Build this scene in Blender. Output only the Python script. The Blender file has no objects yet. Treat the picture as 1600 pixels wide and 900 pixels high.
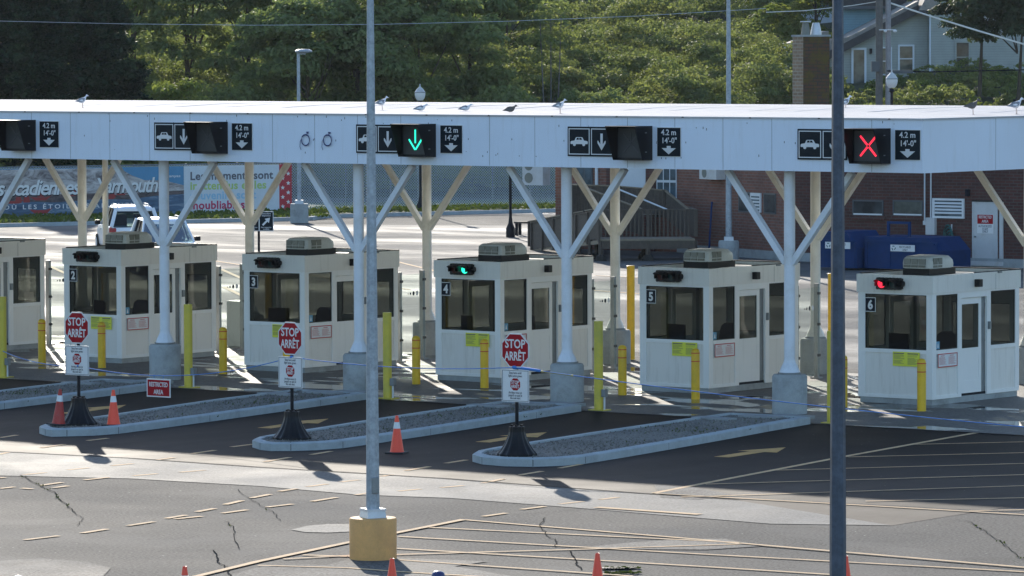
import bpy, math, random
import numpy as np
from mathutils import Vector, Matrix, Euler

random.seed(7); RNG = np.random.default_rng(11)
S = bpy.context.scene
COL = S.collection
PI = math.pi
R = math.radians

# ------------------------------------------------------------------ camera
FPX, PIT, ROLL, CH, TH = 7516.8, 0.0512, 0.0036, 7.65, 0.6632
P0 = (1.1625, 101.8557)
EU = (math.cos(TH), -math.sin(TH)); EN = (math.sin(TH), math.cos(TH))
CX = -(P0[0]*EU[0] + P0[1]*EU[1]); CY = -(P0[0]*EN[0] + P0[1]*EN[1])
cam = bpy.data.cameras.new('camera'); camo = bpy.data.objects.new('camera', cam)
COL.objects.link(camo); S.camera = camo
cam.sensor_width = 36; cam.lens = FPX/1600*36
cam.clip_start = 1; cam.clip_end = 5000
FW = Vector((-math.sin(TH)*math.cos(PIT), math.cos(TH)*math.cos(PIT), -math.sin(PIT)))
RT = Vector((math.cos(TH), math.sin(TH), 0)); UP = RT.cross(FW)
_r = Vector((RT*math.cos(ROLL) - UP*math.sin(ROLL))); _u = _r.cross(FW)
camo.matrix_world = Matrix(((_r.x, _u.x, -FW.x, CX), (_r.y, _u.y, -FW.y, CY), (_r.z, _u.z, -FW.z, CH), (0, 0, 0, 1)))
cam.dof.use_dof = False

# ------------------------------------------------------------------ sky, sun, exposure
SUN_EL = 17.0; SUN_H = Vector((-0.722, 0.692)).normalized()
w = bpy.data.worlds.new('World'); S.world = w; w.use_nodes = True
nt = w.node_tree; bg = nt.nodes['Background']
sky = nt.nodes.new('ShaderNodeTexSky'); sky.sky_type = 'NISHITA'; sky.sun_disc = False
sky.sun_elevation = R(SUN_EL); sky.sun_rotation = math.atan2(SUN_H.x, SUN_H.y)
sky.air_density = 1.0; sky.dust_density = 0.5; sky.ozone_density = 2.8
nt.links.new(sky.outputs[0], bg.inputs[0]); bg.inputs[1].default_value = 0.15
sl = bpy.data.lights.new('sun', 'SUN'); sl.energy = 3.3; sl.angle = R(0.5); sl.color = (1.0, 0.92, 0.80)
so = bpy.data.objects.new('sun', sl); COL.objects.link(so)
sd = Vector((SUN_H.x*math.cos(R(SUN_EL)), SUN_H.y*math.cos(R(SUN_EL)), math.sin(R(SUN_EL))))
so.rotation_euler = (-sd).to_track_quat('-Z', 'Y').to_euler(); so.location = (0, 0, 60)
S.view_settings.view_transform = 'Standard'; S.view_settings.look = 'None'
S.view_settings.exposure = 0.92; S.view_settings.gamma = 1.0
HAZE = 0.00006
S.render.resolution_x = 1024; S.render.resolution_y = 576

# ------------------------------------------------------------------ measuring: photo pixel -> point of the place
def ray(x, y):
    X, Y = x-800, y-450
    cr, sr = math.cos(ROLL), math.sin(ROLL)
    X, Y = X*cr + Y*sr, -X*sr + Y*cr
    u, v = X/FPX, -Y/FPX
    cp, sp = math.cos(PIT), math.sin(PIT)
    a, b, c = u, cp + v*sp, -sp + v*cp
    return (a*EU[0] + b*EU[1], a*EN[0] + b*EN[1], c)
def G(x, y, z=0.0):
    d = ray(x, y); t = (z-CH)/d[2]; return Vector((CX + d[0]*t, CY + d[1]*t, z))
def AY(x, y, Y):
    d = ray(x, y); t = (Y-CY)/d[1]; return Vector((CX + d[0]*t, Y, CH + d[2]*t))
def AD(x, y, D):                      # at viewing distance D
    d = ray(x, y); return Vector((CX + d[0]*D, CY + d[1]*D, CH + d[2]*D))
def VF(lat, D, z=0.0):                # metres right of the line of sight, metres out
    return Vector((CX - math.sin(TH)*D + math.cos(TH)*lat, CY + math.cos(TH)*D + math.sin(TH)*lat, z))

# ------------------------------------------------------------------ materials
MATS = {}
def lin(c):
    return tuple((v/12.92 if v <= 0.04045 else ((v+0.055)/1.055)**2.4) for v in c)
def new(name):
    m = bpy.data.materials.new(name); m.use_nodes = True; MATS[name] = m
    return m, m.node_tree, m.node_tree.nodes['Principled BSDF']
def N(nt, t, **k):
    n = nt.nodes.new(t)
    for a, b in k.items(): setattr(n, a, b)
    return n
def noise(nt, scale, detail=4, rough=0.6, vec=None, dist=0.0):
    n = N(nt, 'ShaderNodeTexNoise'); n.inputs['Scale'].default_value = scale
    n.inputs['Detail'].default_value = detail; n.inputs['Roughness'].default_value = rough
    n.inputs['Distortion'].default_value = dist
    if vec is not None: nt.links.new(vec, n.inputs['Vector'])
    return n
def ramp(nt, src, stops):
    r = N(nt, 'ShaderNodeValToRGB'); e = r.color_ramp.elements
    while len(e) < len(stops): e.new(0.5)
    for i, (p, c) in enumerate(stops):
        e[i].position = p; e[i].color = (*c, 1) if isinstance(c, tuple) else (c, c, c, 1)
    nt.links.new(src, r.inputs[0]); return r
def mixc(nt, fac, a, b, mode='MIX'):
    n = N(nt, 'ShaderNodeMix', data_type='RGBA', blend_type=mode)
    for sock, v in ((n.inputs[0], fac), (n.inputs[6], a), (n.inputs[7], b)):
        if isinstance(v, (int, float)): sock.default_value = v
        elif isinstance(v, tuple): sock.default_value = (*v, 1)
        else: nt.links.new(v, sock)
    return n.outputs[2]
def worldpos(nt):
    return N(nt, 'ShaderNodeNewGeometry').outputs['Position']
def bump(nt, b, h, strength, dist=0.02):
    n = N(nt, 'ShaderNodeBump'); n.inputs['Strength'].default_value = strength; n.inputs['Distance'].default_value = dist
    nt.links.new(h, n.inputs['Height']); nt.links.new(n.outputs[0], b.inputs['Normal'])
def paint(name, col, rough=0.5, var=0.10, scale=3.0, metal=0.0, spec=0.5, bumps=0.0, dirt=None, fine=40):
    """a painted / plain surface with uneven wear"""
    m, nt, b = new(name)
    p = worldpos(nt)
    n1 = noise(nt, scale, 5, 0.65, p); n2 = noise(nt, fine, 3, 0.6, p)
    lo = tuple(max(0, c*(1-var)) for c in col); hi = tuple(min(1, c*(1+var)) for c in col)
    r = ramp(nt, n1.outputs[0], [(0.3, lo), (0.7, hi)])
    c = mixc(nt, 0.25, r.outputs[0], ramp(nt, n2.outputs[0], [(0.35, lo), (0.65, hi)]).outputs[0])
    if dirt:
        n3 = noise(nt, 1.7, 6, 0.7, p)
        c = mixc(nt, ramp(nt, n3.outputs[0], [(0.5, 0.0), (0.72, 0.6)]).outputs[0], c, dirt)
    nt.links.new(c, b.inputs['Base Color'])
    b.inputs['Roughness'].default_value = rough; b.inputs['Metallic'].default_value = metal
    b.inputs['Specular IOR Level'].default_value = spec
    if bumps: bump(nt, b, n2.outputs[0], bumps)
    return m
def streaked(name, col, streak, amt=0.5, rough=0.45):
    """sheet metal with faint vertical runs of dirt"""
    m, nt, b = new(name); p = worldpos(nt)
    mp = N(nt, 'ShaderNodeMapping'); mp.inputs['Scale'].default_value = (5, 5, 0.5); nt.links.new(p, mp.inputs[0])
    n1 = noise(nt, 1.6, 7, 0.7, mp.outputs[0]); n2 = noise(nt, 0.6, 3, 0.5, p)
    c = mixc(nt, ramp(nt, n1.outputs[0], [(0.52, 0.0), (0.75, amt)]).outputs[0], col, streak)
    c = mixc(nt, ramp(nt, n2.outputs[0], [(0.3, 0.0), (0.8, 0.16)]).outputs[0], c, streak)
    nt.links.new(c, b.inputs['Base Color']); b.inputs['Roughness'].default_value = rough
    n6 = noise(nt, 0.9, 2, 0.5, p); bump(nt, b, n6.outputs[0], 0.6, 0.03)
    return m

streaked('fascia_white', (0.75, 0.82, 0.93), (0.50, 0.50, 0.50), 0.30)
paint('roof_white', (0.50, 0.49, 0.50), 0.85, 0.15, 1.2, spec=0.08, dirt=(0.45, 0.42, 0.38), bumps=0.15)
paint('post_white', (0.70, 0.73, 0.78), 0.4, 0.08, 2, dirt=(0.5, 0.5, 0.48))
paint('post_cream', (0.73, 0.72, 0.67), 0.45, 0.08, 2, dirt=(0.5, 0.47, 0.4))
streaked('booth_panel', (0.79, 0.77, 0.725), (0.36, 0.33, 0.27), 0.36, 0.4)
streaked('booth_trim', (0.84, 0.84, 0.82), (0.5, 0.5, 0.46), 0.22, 0.35)
paint('booth_roofing', (0.42, 0.42, 0.42), 0.5, 0.25, 1.5, dirt=(0.12, 0.12, 0.12))
paint('black_plastic', (0.007, 0.007, 0.009), 0.4, 0.2, spec=0.25)
paint('black_paint', (0.005, 0.006, 0.011), 0.5, 0.2, spec=0.2)
paint('sign_dark', (0.004, 0.011, 0.018), 0.5, 0.15, spec=0.15)
paint('sign_white', (0.72, 0.72, 0.72), 0.5, 0.05)
paint('sign_red', (0.34, 0.006, 0.014), 0.5, 0.06, spec=0.15)
paint('sign_yellow', (0.72, 0.74, 0.06), 0.5, 0.05)
paint('ink_grey', (0.10, 0.10, 0.11), 0.6, 0.05)
paint('ink_red', (0.50, 0.05, 0.05), 0.6, 0.05)
paint('dark_interior', (0.015, 0.016, 0.02), 0.7, 0.2, spec=0.2)
paint('ac_cream', (0.60, 0.60, 0.56), 0.5, 0.08, 4, dirt=(0.42, 0.41, 0.38))
paint('ac_grille', (0.20, 0.20, 0.17), 0.7, 0.15)
paint('yellow_paint', (0.78, 0.47, 0.010), 0.45, 0.10, 5, dirt=(0.45, 0.30, 0.03))
paint('lime_yellow_paint', (0.60, 0.47, 0.05), 0.5, 0.08, 5, dirt=(0.34, 0.33, 0.07))
paint('stripe_red', (0.55, 0.06, 0.01), 0.5, 0.05)
paint('ochre_paint', (0.72, 0.37, 0.125), 0.75, 0.14, 3.5, dirt=(0.48, 0.25, 0.10), bumps=0.2)
paint('galvanised', (0.34, 0.38, 0.42), 0.55, 0.32, 9, metal=0.4, fine=25)
paint('galvanised_dark', (0.065, 0.080, 0.110), 0.55, 0.40, 9, metal=0.2, fine=25)
paint('steel_grey', (0.22, 0.24, 0.25), 0.5, 0.2, 4, metal=0.5)
paint('light_metal', (0.55, 0.58, 0.62), 0.45, 0.1, 5, metal=0.3)
paint('concrete', (0.34, 0.36, 0.36), 0.85, 0.20, 3, dirt=(0.17, 0.17, 0.15), bumps=0.4)
paint('kerb_concrete', (0.36, 0.40, 0.42), 0.85, 0.14, 4, dirt=(0.24, 0.25, 0.25), bumps=0.35)
paint('gravel_slab', (0.26, 0.27, 0.27), 0.85, 0.15, 4)
paint('cone_orange', (1.0, 0.085, 0.035), 0.45, 0.06, 6)
paint('cone_worn', (0.42, 0.030, 0.022), 0.6, 0.30, 7, dirt=(0.30, 0.12, 0.10))
paint('cone_white', (0.70, 0.72, 0.74), 0.4, 0.05)
paint('rubber', (0.02, 0.02, 0.022), 0.7, 0.2)
paint('rope_blue', (0.05, 0.20, 0.55), 0.7, 0.15)
paint('brass', (0.55, 0.45, 0.20), 0.4, 0.1, metal=0.6)
paint('car_white', (0.80, 0.81, 0.84), 0.25, 0.02)
paint('tyre', (0.015, 0.015, 0.016), 0.8, 0.2)
paint('lamp_red', (0.35, 0.01, 0.02), 0.25, 0.1)
paint('blue_bin', (0.004, 0.034, 0.125), 0.6, 0.2, 2, spec=0.2, dirt=(0.01, 0.03, 0.07))
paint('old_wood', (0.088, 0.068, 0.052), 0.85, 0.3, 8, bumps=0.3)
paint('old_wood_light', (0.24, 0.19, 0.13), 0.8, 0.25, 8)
paint('pole_wood', (0.13, 0.12, 0.11), 0.85, 0.25, 6, bumps=0.3)
paint('pole_wood_pale', (0.27, 0.26, 0.27), 0.85, 0.2, 6, bumps=0.3)
paint('trunk_bark', (0.07, 0.055, 0.04), 0.9, 0.3, 6)
paint('door_white', (0.55, 0.55, 0.55), 0.5, 0.06, dirt=(0.4, 0.36, 0.3))
paint('louvre_white', (0.70, 0.71, 0.72), 0.5, 0.05)
paint('dark_void', (0.02, 0.022, 0.025), 0.8, 0.2)
paint('window_frame', (0.07, 0.08, 0.09), 0.5, 0.1)
paint('window_white', (0.62, 0.66, 0.70), 0.5, 0.05)
paint('hose_green', (0.01, 0.09, 0.08), 0.5, 0.1)
paint('line_paint', (0.68, 0.45, 0.25), 0.85, 0.16, 7, dirt=(0.22, 0.17, 0.13), spec=0.1)
paint('arrow_paint', (0.58, 0.33, 0.12), 0.8, 0.16, 7, spec=0.15, dirt=(0.25, 0.17, 0.07))
paint('crack_dark', (0.045, 0.042, 0.038), 1.0, 0.3, spec=0.0)
paint('shingle', (0.27, 0.24, 0.21), 0.85, 0.25, 3, dirt=(0.16, 0.14, 0.13))
paint('shingle_dark', (0.06, 0.055, 0.055), 0.85, 0.25, 3)
paint('gull_white', (0.72, 0.73, 0.76), 0.7, 0.05)
paint('gull_grey', (0.22, 0.24, 0.28), 0.7, 0.15)
paint('gull_brown', (0.11, 0.10, 0.095), 0.7, 0.3, 20)
paint('gull_leg', (0.45, 0.30, 0.25), 0.6, 0.1)
paint('gull_bill', (0.5, 0.34, 0.08), 0.5, 0.1)
paint('cap_blue', (0.03, 0.035, 0.13), 0.4, 0.1)
paint('banner_white', (0.60, 0.64, 0.68), 0.6, 0.05)
paint('banner_sky', (0.08, 0.25, 0.42), 0.6, 0.12, 1.0)
paint('banner_red', (0.45, 0.03, 0.045), 0.6, 0.05)
paint('text_grey', (0.12, 0.12, 0.14), 0.6, 0.05)
paint('text_green', (0.42, 0.55, 0.16), 0.6, 0.05)
paint('text_blue', (0.30, 0.52, 0.68), 0.6, 0.05)
paint('text_red', (0.50, 0.03, 0.10), 0.6, 0.05)
paint('kayak_red', (0.30, 0.03, 0.03), 0.6, 0.2, 8)
paint('office_dark', (0.008, 0.009, 0.012), 0.6, 0.2, spec=0.2)
paint('sticker_blue', (0.10, 0.30, 0.45), 0.5, 0.05)
paint('number_plate', (0.005, 0.009, 0.018), 0.5, 0.1, spec=0.15)

def emit(name, col, s):
    m, nt, b = new(name)
    b.inputs['Base Color'].default_value = (*[c*0.4 for c in col], 1)
    b.inputs['Emission Color'].default_value = (*col, 1); b.inputs['Emission Strength'].default_value = s
    b.inputs['Roughness'].default_value = 0.3
emit('led_green', (0.02, 0.85, 0.50), 1.0)
emit('led_red', (1.0, 0.02, 0.05), 1.1)
paint('lens_off_green', (0.004, 0.035, 0.035), 0.2, 0.1)
paint('lens_off_red', (0.05, 0.004, 0.004), 0.2, 0.1)

def glass(name, tint, refl=1.0, rough=0.02, base=0.03):
    m, nt, b = new(name); nt.nodes.remove(b); out = nt.nodes['Material Output']
    tr = N(nt, 'ShaderNodeBsdfTransparent'); tr.inputs[0].default_value = (*tint, 1)
    gl = N(nt, 'ShaderNodeBsdfGlossy'); gl.inputs['Roughness'].default_value = rough; gl.inputs[0].default_value = (refl, refl, refl, 1)
    lw = N(nt, 'ShaderNodeLayerWeight'); lw.inputs[0].default_value = 0.5
    pw = N(nt, 'ShaderNodeMath', operation='POWER'); pw.inputs[1].default_value = 5.0; nt.links.new(lw.outputs['Facing'], pw.inputs[0])
    fr = N(nt, 'ShaderNodeMath', operation='MULTIPLY_ADD'); fr.inputs[1].default_value = 0.5; fr.inputs[2].default_value = base; nt.links.new(pw.outputs[0], fr.inputs[0])
    mx = N(nt, 'ShaderNodeMixShader'); nt.links.new(fr.outputs[0], mx.inputs[0])
    nt.links.new(tr.outputs[0], mx.inputs[1]); nt.links.new(gl.outputs[0], mx.inputs[2])
    nt.links.new(mx.outputs[0], out.inputs[0])
glass('booth_glass', (0.52, 0.54, 0.52)); glass('clear_glass', (0.93, 0.97, 0.95)); glass('lamp_glass', (0.7, 0.7, 0.7))
glass('windscreen_glass', (0.50, 0.62, 0.62), rough=.08, base=0.30); glass('car_glass', (0.30, 0.38, 0.40), rough=.05)
def windowpane(name, col):
    m, nt, b = new(name); b.inputs['Roughness'].default_value = 0.08
    n = noise(nt, 1.3, 3, 0.6, worldpos(nt))
    nt.links.new(ramp(nt, n.outputs[0], [(0.35, tuple(c*0.35 for c in col)), (0.65, col)]).outputs[0], b.inputs['Base Color'])
windowpane('pane_dark', (0.06, 0.07, 0.075)); windowpane('pane_mid', (0.14, 0.15, 0.13)); windowpane('pane_blue', (0.12, 0.17, 0.20))

def ground_mat(name, lo, hi, rough, speck, wet=0.0, specks=0.0, wetcol=0.5, coarse=0.25, spec=0.5, stain=0.5, scale2=55, streak=0.0, front_tone=None):
    m, nt, b = new(name); p = worldpos(nt)
    n1 = noise(nt, coarse, 6, 0.62, p, 0.3); n2 = noise(nt, scale2, 3, 0.7, p); n3 = noise(nt, 1.6, 5, 0.7, p)
    c = ramp(nt, n1.outputs[0], [(0.3, lo), (0.7, hi)]).outputs[0]
    c = mixc(nt, ramp(nt, n3.outputs[0], [(0.45, 0.0), (0.75, stain)]).outputs[0], c, tuple(v*0.62 for v in lo))
    c = mixc(nt, speck, c, ramp(nt, n2.outputs[0], [(0.35, tuple(v*0.25 for v in lo)), (0.68, tuple(min(1, v*1.9) for v in hi))]).outputs[0])
    if front_tone:         # paler towards the front edge, varied by long tyre-worn bands along the lanes
        sx = N(nt, 'ShaderNodeSeparateXYZ'); nt.links.new(p, sx.inputs[0])
        mr = N(nt, 'ShaderNodeMapRange'); nt.links.new(sx.outputs[1], mr.inputs[0]); mr.inputs[1].default_value = -6.0; mr.inputs[2].default_value = -15.0
        mp_ = N(nt, 'ShaderNodeMapping'); mp_.inputs['Scale'].default_value = (1.3, 0.16, 1); nt.links.new(p, mp_.inputs[0]); nd = noise(nt, 1.0, 5, 0.6, mp_.outputs[0])
        md = N(nt, 'ShaderNodeMath', operation='MULTIPLY'); nt.links.new(mr.outputs[0], md.inputs[0]); nt.links.new(ramp(nt, nd.outputs[0], [(0.3, 0.35), (0.7, 1.0)]).outputs[0], md.inputs[1])
        c = mixc(nt, md.outputs[0], c, front_tone)
    if not wet:      # oil and water stains, old patches
        n4 = noise(nt, 0.7, 7, 0.72, p, 1.2); c = mixc(nt, ramp(nt, n4.outputs[0], [(0.55, 0.0), (0.66, 0.30)]).outputs[0], c, tuple(v*0.55 for v in lo))
        n5 = noise(nt, 0.33, 4, 0.6, p, 0.8); c = mixc(nt, ramp(nt, n5.outputs[0], [(0.54, 0.0), (0.60, 0.30)]).outputs[0], c, tuple(min(1, v*1.45) for v in hi))
    if specks:
        v = N(nt, 'ShaderNodeTexVoronoi'); v.inputs['Scale'].default_value = 2.4; nt.links.new(p, v.inputs['Vector'])
        c = mixc(nt, ramp(nt, v.outputs['Distance'], [(0.03, specks), (0.045, 0.0)]).outputs[0], c, (0.6, 0.58, 0.52))
    rr = ramp(nt, n1.outputs[0], [(0.3, rough-0.07), (0.7, rough+0.06)]).outputs[0]
    if wet:
        mp = N(nt, 'ShaderNodeMapping'); mp.inputs['Scale'].default_value = (0.32, 0.75, 1); mp.inputs['Location'].default_value = (3.3, 1.2, 0)
        nt.links.new(p, mp.inputs[0]); nw = noise(nt, 1.0, 4, 0.55, mp.outputs[0], 0.4)
        wm = ramp(nt, nw.outputs[0], [(0.5-wet*0.16, 1.0), (0.56-wet*0.1, 0.35), (0.66, 0.0)]).outputs[0]
        c = mixc(nt, wm, c, tuple(v*wetcol for v in lo))
        pm = ramp(nt, nw.outputs[0], [(0.42, 1.0), (0.455, 0.0)]).outputs[0]
        rr = mixc(nt, wm, rr, (0.11, 0.11, 0.11)); rr = mixc(nt, pm, rr, (0.02, 0.02, 0.02))
    nt.links.new(c, b.inputs['Base Color']); nt.links.new(rr, b.inputs['Roughness'])
    b.inputs['Specular IOR Level'].default_value = spec
    if streak:       # smoother, damp bands that catch the low sun
        mp = N(nt, 'ShaderNodeMapping'); mp.inputs['Rotation'].default_value = (0, 0, -0.9); mp.inputs['Scale'].default_value = (0.05, 0.16, 1); nt.links.new(p, mp.inputs[0])
        ns = noise(nt, 1.0, 5, 0.6, mp.outputs[0], 0.5); sm = ramp(nt, ns.outputs[0], [(0.46, 0.0), (0.68, 1.0)]).outputs[0]
        nt.links.new(mixc(nt, sm, (spec, spec, spec), (0.20, 0.20, 0.20)), b.inputs['Specular IOR Level'])
        nt.links.new(mixc(nt, sm, rr, (0.62, 0.62, 0.62)), b.inputs['Roughness'])
    if not wet: bump(nt, b, n2.outputs[0], 0.5, 0.01)
    return m
ground_mat('asphalt_old', (0.060, 0.056, 0.051), (0.105, 0.098, 0.090), 0.93, 0.8, specks=0.8, coarse=0.12, spec=0.10, scale2=20)
ground_mat('asphalt_new', (0.011, 0.008, 0.0072), (0.019, 0.0145, 0.013), 0.75, 0.5, specks=0.35, coarse=0.3, spec=0.08, scale2=20, front_tone=(0.058, 0.047, 0.042))
ground_mat('asphalt_patch', (0.13, 0.125, 0.118), (0.18, 0.172, 0.16), 0.80, 0.4, coarse=0.3, spec=0.10, scale2=20)
ground_mat('asphalt_far', (0.085, 0.085, 0.083), (0.14, 0.135, 0.13), 0.86, 0.3, coarse=0.09, spec=0.05, streak=1.0)
ground_mat('pad_concrete', (0.115, 0.105, 0.095), (0.20, 0.185, 0.168), 0.86, 0.3, wet=1.5, wetcol=0.36, coarse=0.5, spec=0.22, scale2=18)
ground_mat('gravel', (0.10, 0.092, 0.082), (0.18, 0.168, 0.15), 0.9, 0.75, coarse=1.2, scale2=26, stain=0.3, spec=0.2)
ground_mat('grass', (0.035, 0.060, 0.014), (0.085, 0.110, 0.030), 0.9, 0.6, coarse=0.4, scale2=7)
ground_mat('hill_soil', (0.030, 0.038, 0.014), (0.065, 0.070, 0.030), 0.95, 0.5, coarse=0.1, scale2=2.5)

def brick(name, c1, c2, mortar, moss=None, sc=1.0):
    m, nt, b = new(name)
    tc = N(nt, 'ShaderNodeTexCoord'); sp = N(nt, 'ShaderNodeSeparateXYZ'); nt.links.new(tc.outputs['Object'], sp.inputs[0])
    ad = N(nt, 'ShaderNodeMath', operation='ADD'); nt.links.new(sp.outputs[0], ad.inputs[0]); nt.links.new(sp.outputs[1], ad.inputs[1])
    cb = N(nt, 'ShaderNodeCombineXYZ'); nt.links.new(ad.outputs[0], cb.inputs[0]); nt.links.new(sp.outputs[2], cb.inputs[1])
    br = N(nt, 'ShaderNodeTexBrick'); nt.links.new(cb.outputs[0], br.inputs['Vector'])
    br.inputs['Color1'].default_value = (*c1, 1); br.inputs['Color2'].default_value = (*c2, 1); br.inputs['Mortar'].default_value = (*mortar, 1)
    br.inputs['Scale'].default_value = 1.0*sc; br.inputs['Brick Width'].default_value = 0.30; br.inputs['Row Height'].default_value = 0.105
    br.inputs['Mortar Size'].default_value = 0.014; br.inputs['Bias'].default_value = 0.0
    c = br.outputs['Color']
    n = noise(nt, 1.1, 5, 0.65, worldpos(nt))
    c = mixc(nt, ramp(nt, n.outputs[0], [(0.4, 0.0), (0.75, 0.55)]).outputs[0], c, tuple(v*0.45 for v in c1))
    if moss:
        n2 = noise(nt, 2.2, 6, 0.7, worldpos(nt))
        c = mixc(nt, ramp(nt, n2.outputs[0], [(0.42, 0.0), (0.62, 0.85)]).outputs[0], c, moss)
    nt.links.new(c, b.inputs['Base Color']); b.inputs['Roughness'].default_value = 0.88
    bump(nt, b, br.outputs['Fac'], -0.4, 0.01)
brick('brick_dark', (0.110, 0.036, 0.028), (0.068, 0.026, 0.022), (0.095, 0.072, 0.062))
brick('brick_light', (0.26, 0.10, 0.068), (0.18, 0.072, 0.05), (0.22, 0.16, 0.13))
brick('brick_lit_face', (0.34, 0.22, 0.14), (0.24, 0.16, 0.10), (0.38, 0.33, 0.26), sc=0.85)
brick('brick_mossy', (0.13, 0.055, 0.032), (0.085, 0.045, 0.03), (0.05, 0.045, 0.035), moss=(0.115, 0.085, 0.012), sc=0.85)

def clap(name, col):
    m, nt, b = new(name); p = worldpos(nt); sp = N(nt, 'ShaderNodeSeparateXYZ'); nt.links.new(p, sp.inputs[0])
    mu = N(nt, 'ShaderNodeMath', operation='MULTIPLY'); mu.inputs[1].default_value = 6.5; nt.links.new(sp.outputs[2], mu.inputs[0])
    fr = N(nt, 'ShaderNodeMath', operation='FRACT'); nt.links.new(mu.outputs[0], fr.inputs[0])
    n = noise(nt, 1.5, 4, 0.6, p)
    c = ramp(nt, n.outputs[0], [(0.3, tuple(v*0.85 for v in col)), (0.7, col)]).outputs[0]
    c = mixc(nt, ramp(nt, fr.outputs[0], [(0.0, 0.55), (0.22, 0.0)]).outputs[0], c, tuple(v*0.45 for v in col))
    nt.links.new(c, b.inputs['Base Color']); b.inputs['Roughness'].default_value = 0.7
clap('clapboard_grey', (0.37, 0.39, 0.36)); clap('clapboard_blue', (0.22, 0.36, 0.42))

def rockwater(name, cols, sc):
    m, nt, b = new(name); tc = N(nt, 'ShaderNodeTexCoord')
    mp = N(nt, 'ShaderNodeMapping'); mp.inputs['Scale'].default_value = sc; nt.links.new(tc.outputs['Object'], mp.inputs[0])
    n = noise(nt, 1.0, 7, 0.68, mp.outputs[0], 1.1)
    nt.links.new(ramp(nt, n.outputs[0], cols).outputs[0], b.inputs['Base Color']); b.inputs['Roughness'].default_value = 0.6
rockwater('banner_rock', [(0.36, (0.10, 0.08, 0.085)), (0.45, (0.28, 0.245, 0.24)), (0.6, (0.55, 0.51, 0.50))], (0.9, 1, 2.6))
rockwater('banner_water', [(0.35, (0.03, 0.06, 0.12)), (0.55, (0.08, 0.15, 0.24)), (0.68, (0.26, 0.31, 0.36))], (0.8, 1, 5))
rockwater('banner_shore', [(0.38, (0.03, 0.025, 0.03)), (0.6, (0.14, 0.10, 0.10))], (1.5, 1, 4))

def mesh_fence_mat():
    m, nt, b = new('chain_link'); out = nt.nodes['Material Output']
    tc = N(nt, 'ShaderNodeTexCoord'); sp = N(nt, 'ShaderNodeSeparateXYZ'); nt.links.new(tc.outputs['Object'], sp.inputs[0])
    res = []
    for sgn in (1, -1):
        a = N(nt, 'ShaderNodeMath', operation='MULTIPLY'); a.inputs[1].default_value = sgn; nt.links.new(sp.outputs[2], a.inputs[0])
        s = N(nt, 'ShaderNodeMath', operation='ADD'); nt.links.new(sp.outputs[0], s.inputs[0]); nt.links.new(a.outputs[0], s.inputs[1])
        q = N(nt, 'ShaderNodeMath', operation='MULTIPLY'); q.inputs[1].default_value = 8.0; nt.links.new(s.outputs[0], q.inputs[0])
        f = N(nt, 'ShaderNodeMath', operation='FRACT'); nt.links.new(q.outputs[0], f.inputs[0])
        l = N(nt, 'ShaderNodeMath', operation='LESS_THAN'); l.inputs[1].default_value = 0.26; nt.links.new(f.outputs[0], l.inputs[0]); res.append(l)
    mx = N(nt, 'ShaderNodeMath', operation='MAXIMUM'); nt.links.new(res[0].outputs[0], mx.inputs[0]); nt.links.new(res[1].outputs[0], mx.inputs[1])
    tr = N(nt, 'ShaderNodeBsdfTransparent'); ms = N(nt, 'ShaderNodeMixShader')
    b.inputs['Base Color'].default_value = (0.42, 0.47, 0.52, 1); b.inputs['Roughness'].default_value = 0.6
    nt.links.new(mx.outputs[0], ms.inputs[0]); nt.links.new(tr.outputs[0], ms.inputs[1]); nt.links.new(b.outputs[0], ms.inputs[2])
    nt.links.new(ms.outputs[0], out.inputs[0])
mesh_fence_mat()

def leafmat(name, c1, c2, c3, trans=0.35):
    m, nt, b = new(name); out = nt.nodes['Material Output']; p = worldpos(nt)
    n1 = noise(nt, 0.35, 3, 0.6, p); n2 = noise(nt, 5.0, 2, 0.6, p)
    c = ramp(nt, n1.outputs[0], [(0.3, c1), (0.52, c2), (0.72, c3)]).outputs[0]
    c = mixc(nt, ramp(nt, n2.outputs[0], [(0.3, 0.5), (0.6, 0.0)]).outputs[0], c, tuple(v*0.5 for v in c1))
    nt.links.new(c, b.inputs['Base Color']); b.inputs['Roughness'].default_value = 0.6; b.inputs['Specular IOR Level'].default_value = 0.12
    t = N(nt, 'ShaderNodeBsdfTranslucent'); c2_ = mixc(nt, 1.0, c, (0.97, 1.0, 0.58), 'MULTIPLY'); nt.links.new(c2_, t.inputs[0])
    ms = N(nt, 'ShaderNodeMixShader'); ms.inputs[0].default_value = trans
    nt.links.new(b.outputs[0], ms.inputs[1]); nt.links.new(t.outputs[0], ms.inputs[2]); nt.links.new(ms.outputs[0], out.inputs[0])
leafmat('leaf_shrub', (0.17, 0.21, 0.085), (0.26, 0.29, 0.115), (0.35, 0.345, 0.16), 0.6)
leafmat('leaf_tree', (0.18, 0.235, 0.105), (0.265, 0.315, 0.135), (0.34, 0.36, 0.17), 0.6)
leafmat('leaf_pine', (0.020, 0.040, 0.022), (0.034, 0.060, 0.028), (0.060, 0.085, 0.036), 0.3)
leafmat('leaf_golden', (0.22, 0.20, 0.045), (0.36, 0.27, 0.05), (0.42, 0.30, 0.05), 0.55)
leafmat('leaf_bright', (0.17, 0.215, 0.06), (0.26, 0.30, 0.09), (0.34, 0.36, 0.12), 0.6)
leafmat('leaf_dark', (0.05, 0.07, 0.035), (0.075, 0.10, 0.045), (0.12, 0.14, 0.06), 0.4)
leafmat('leaf_weed', (0.05, 0.07, 0.025), (0.08, 0.10, 0.035), (0.12, 0.13, 0.05), 0.3)
leafmat('leaf_grass', (0.09, 0.13, 0.03), (0.14, 0.17, 0.04), (0.18, 0.20, 0.05), 0.45)

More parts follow.
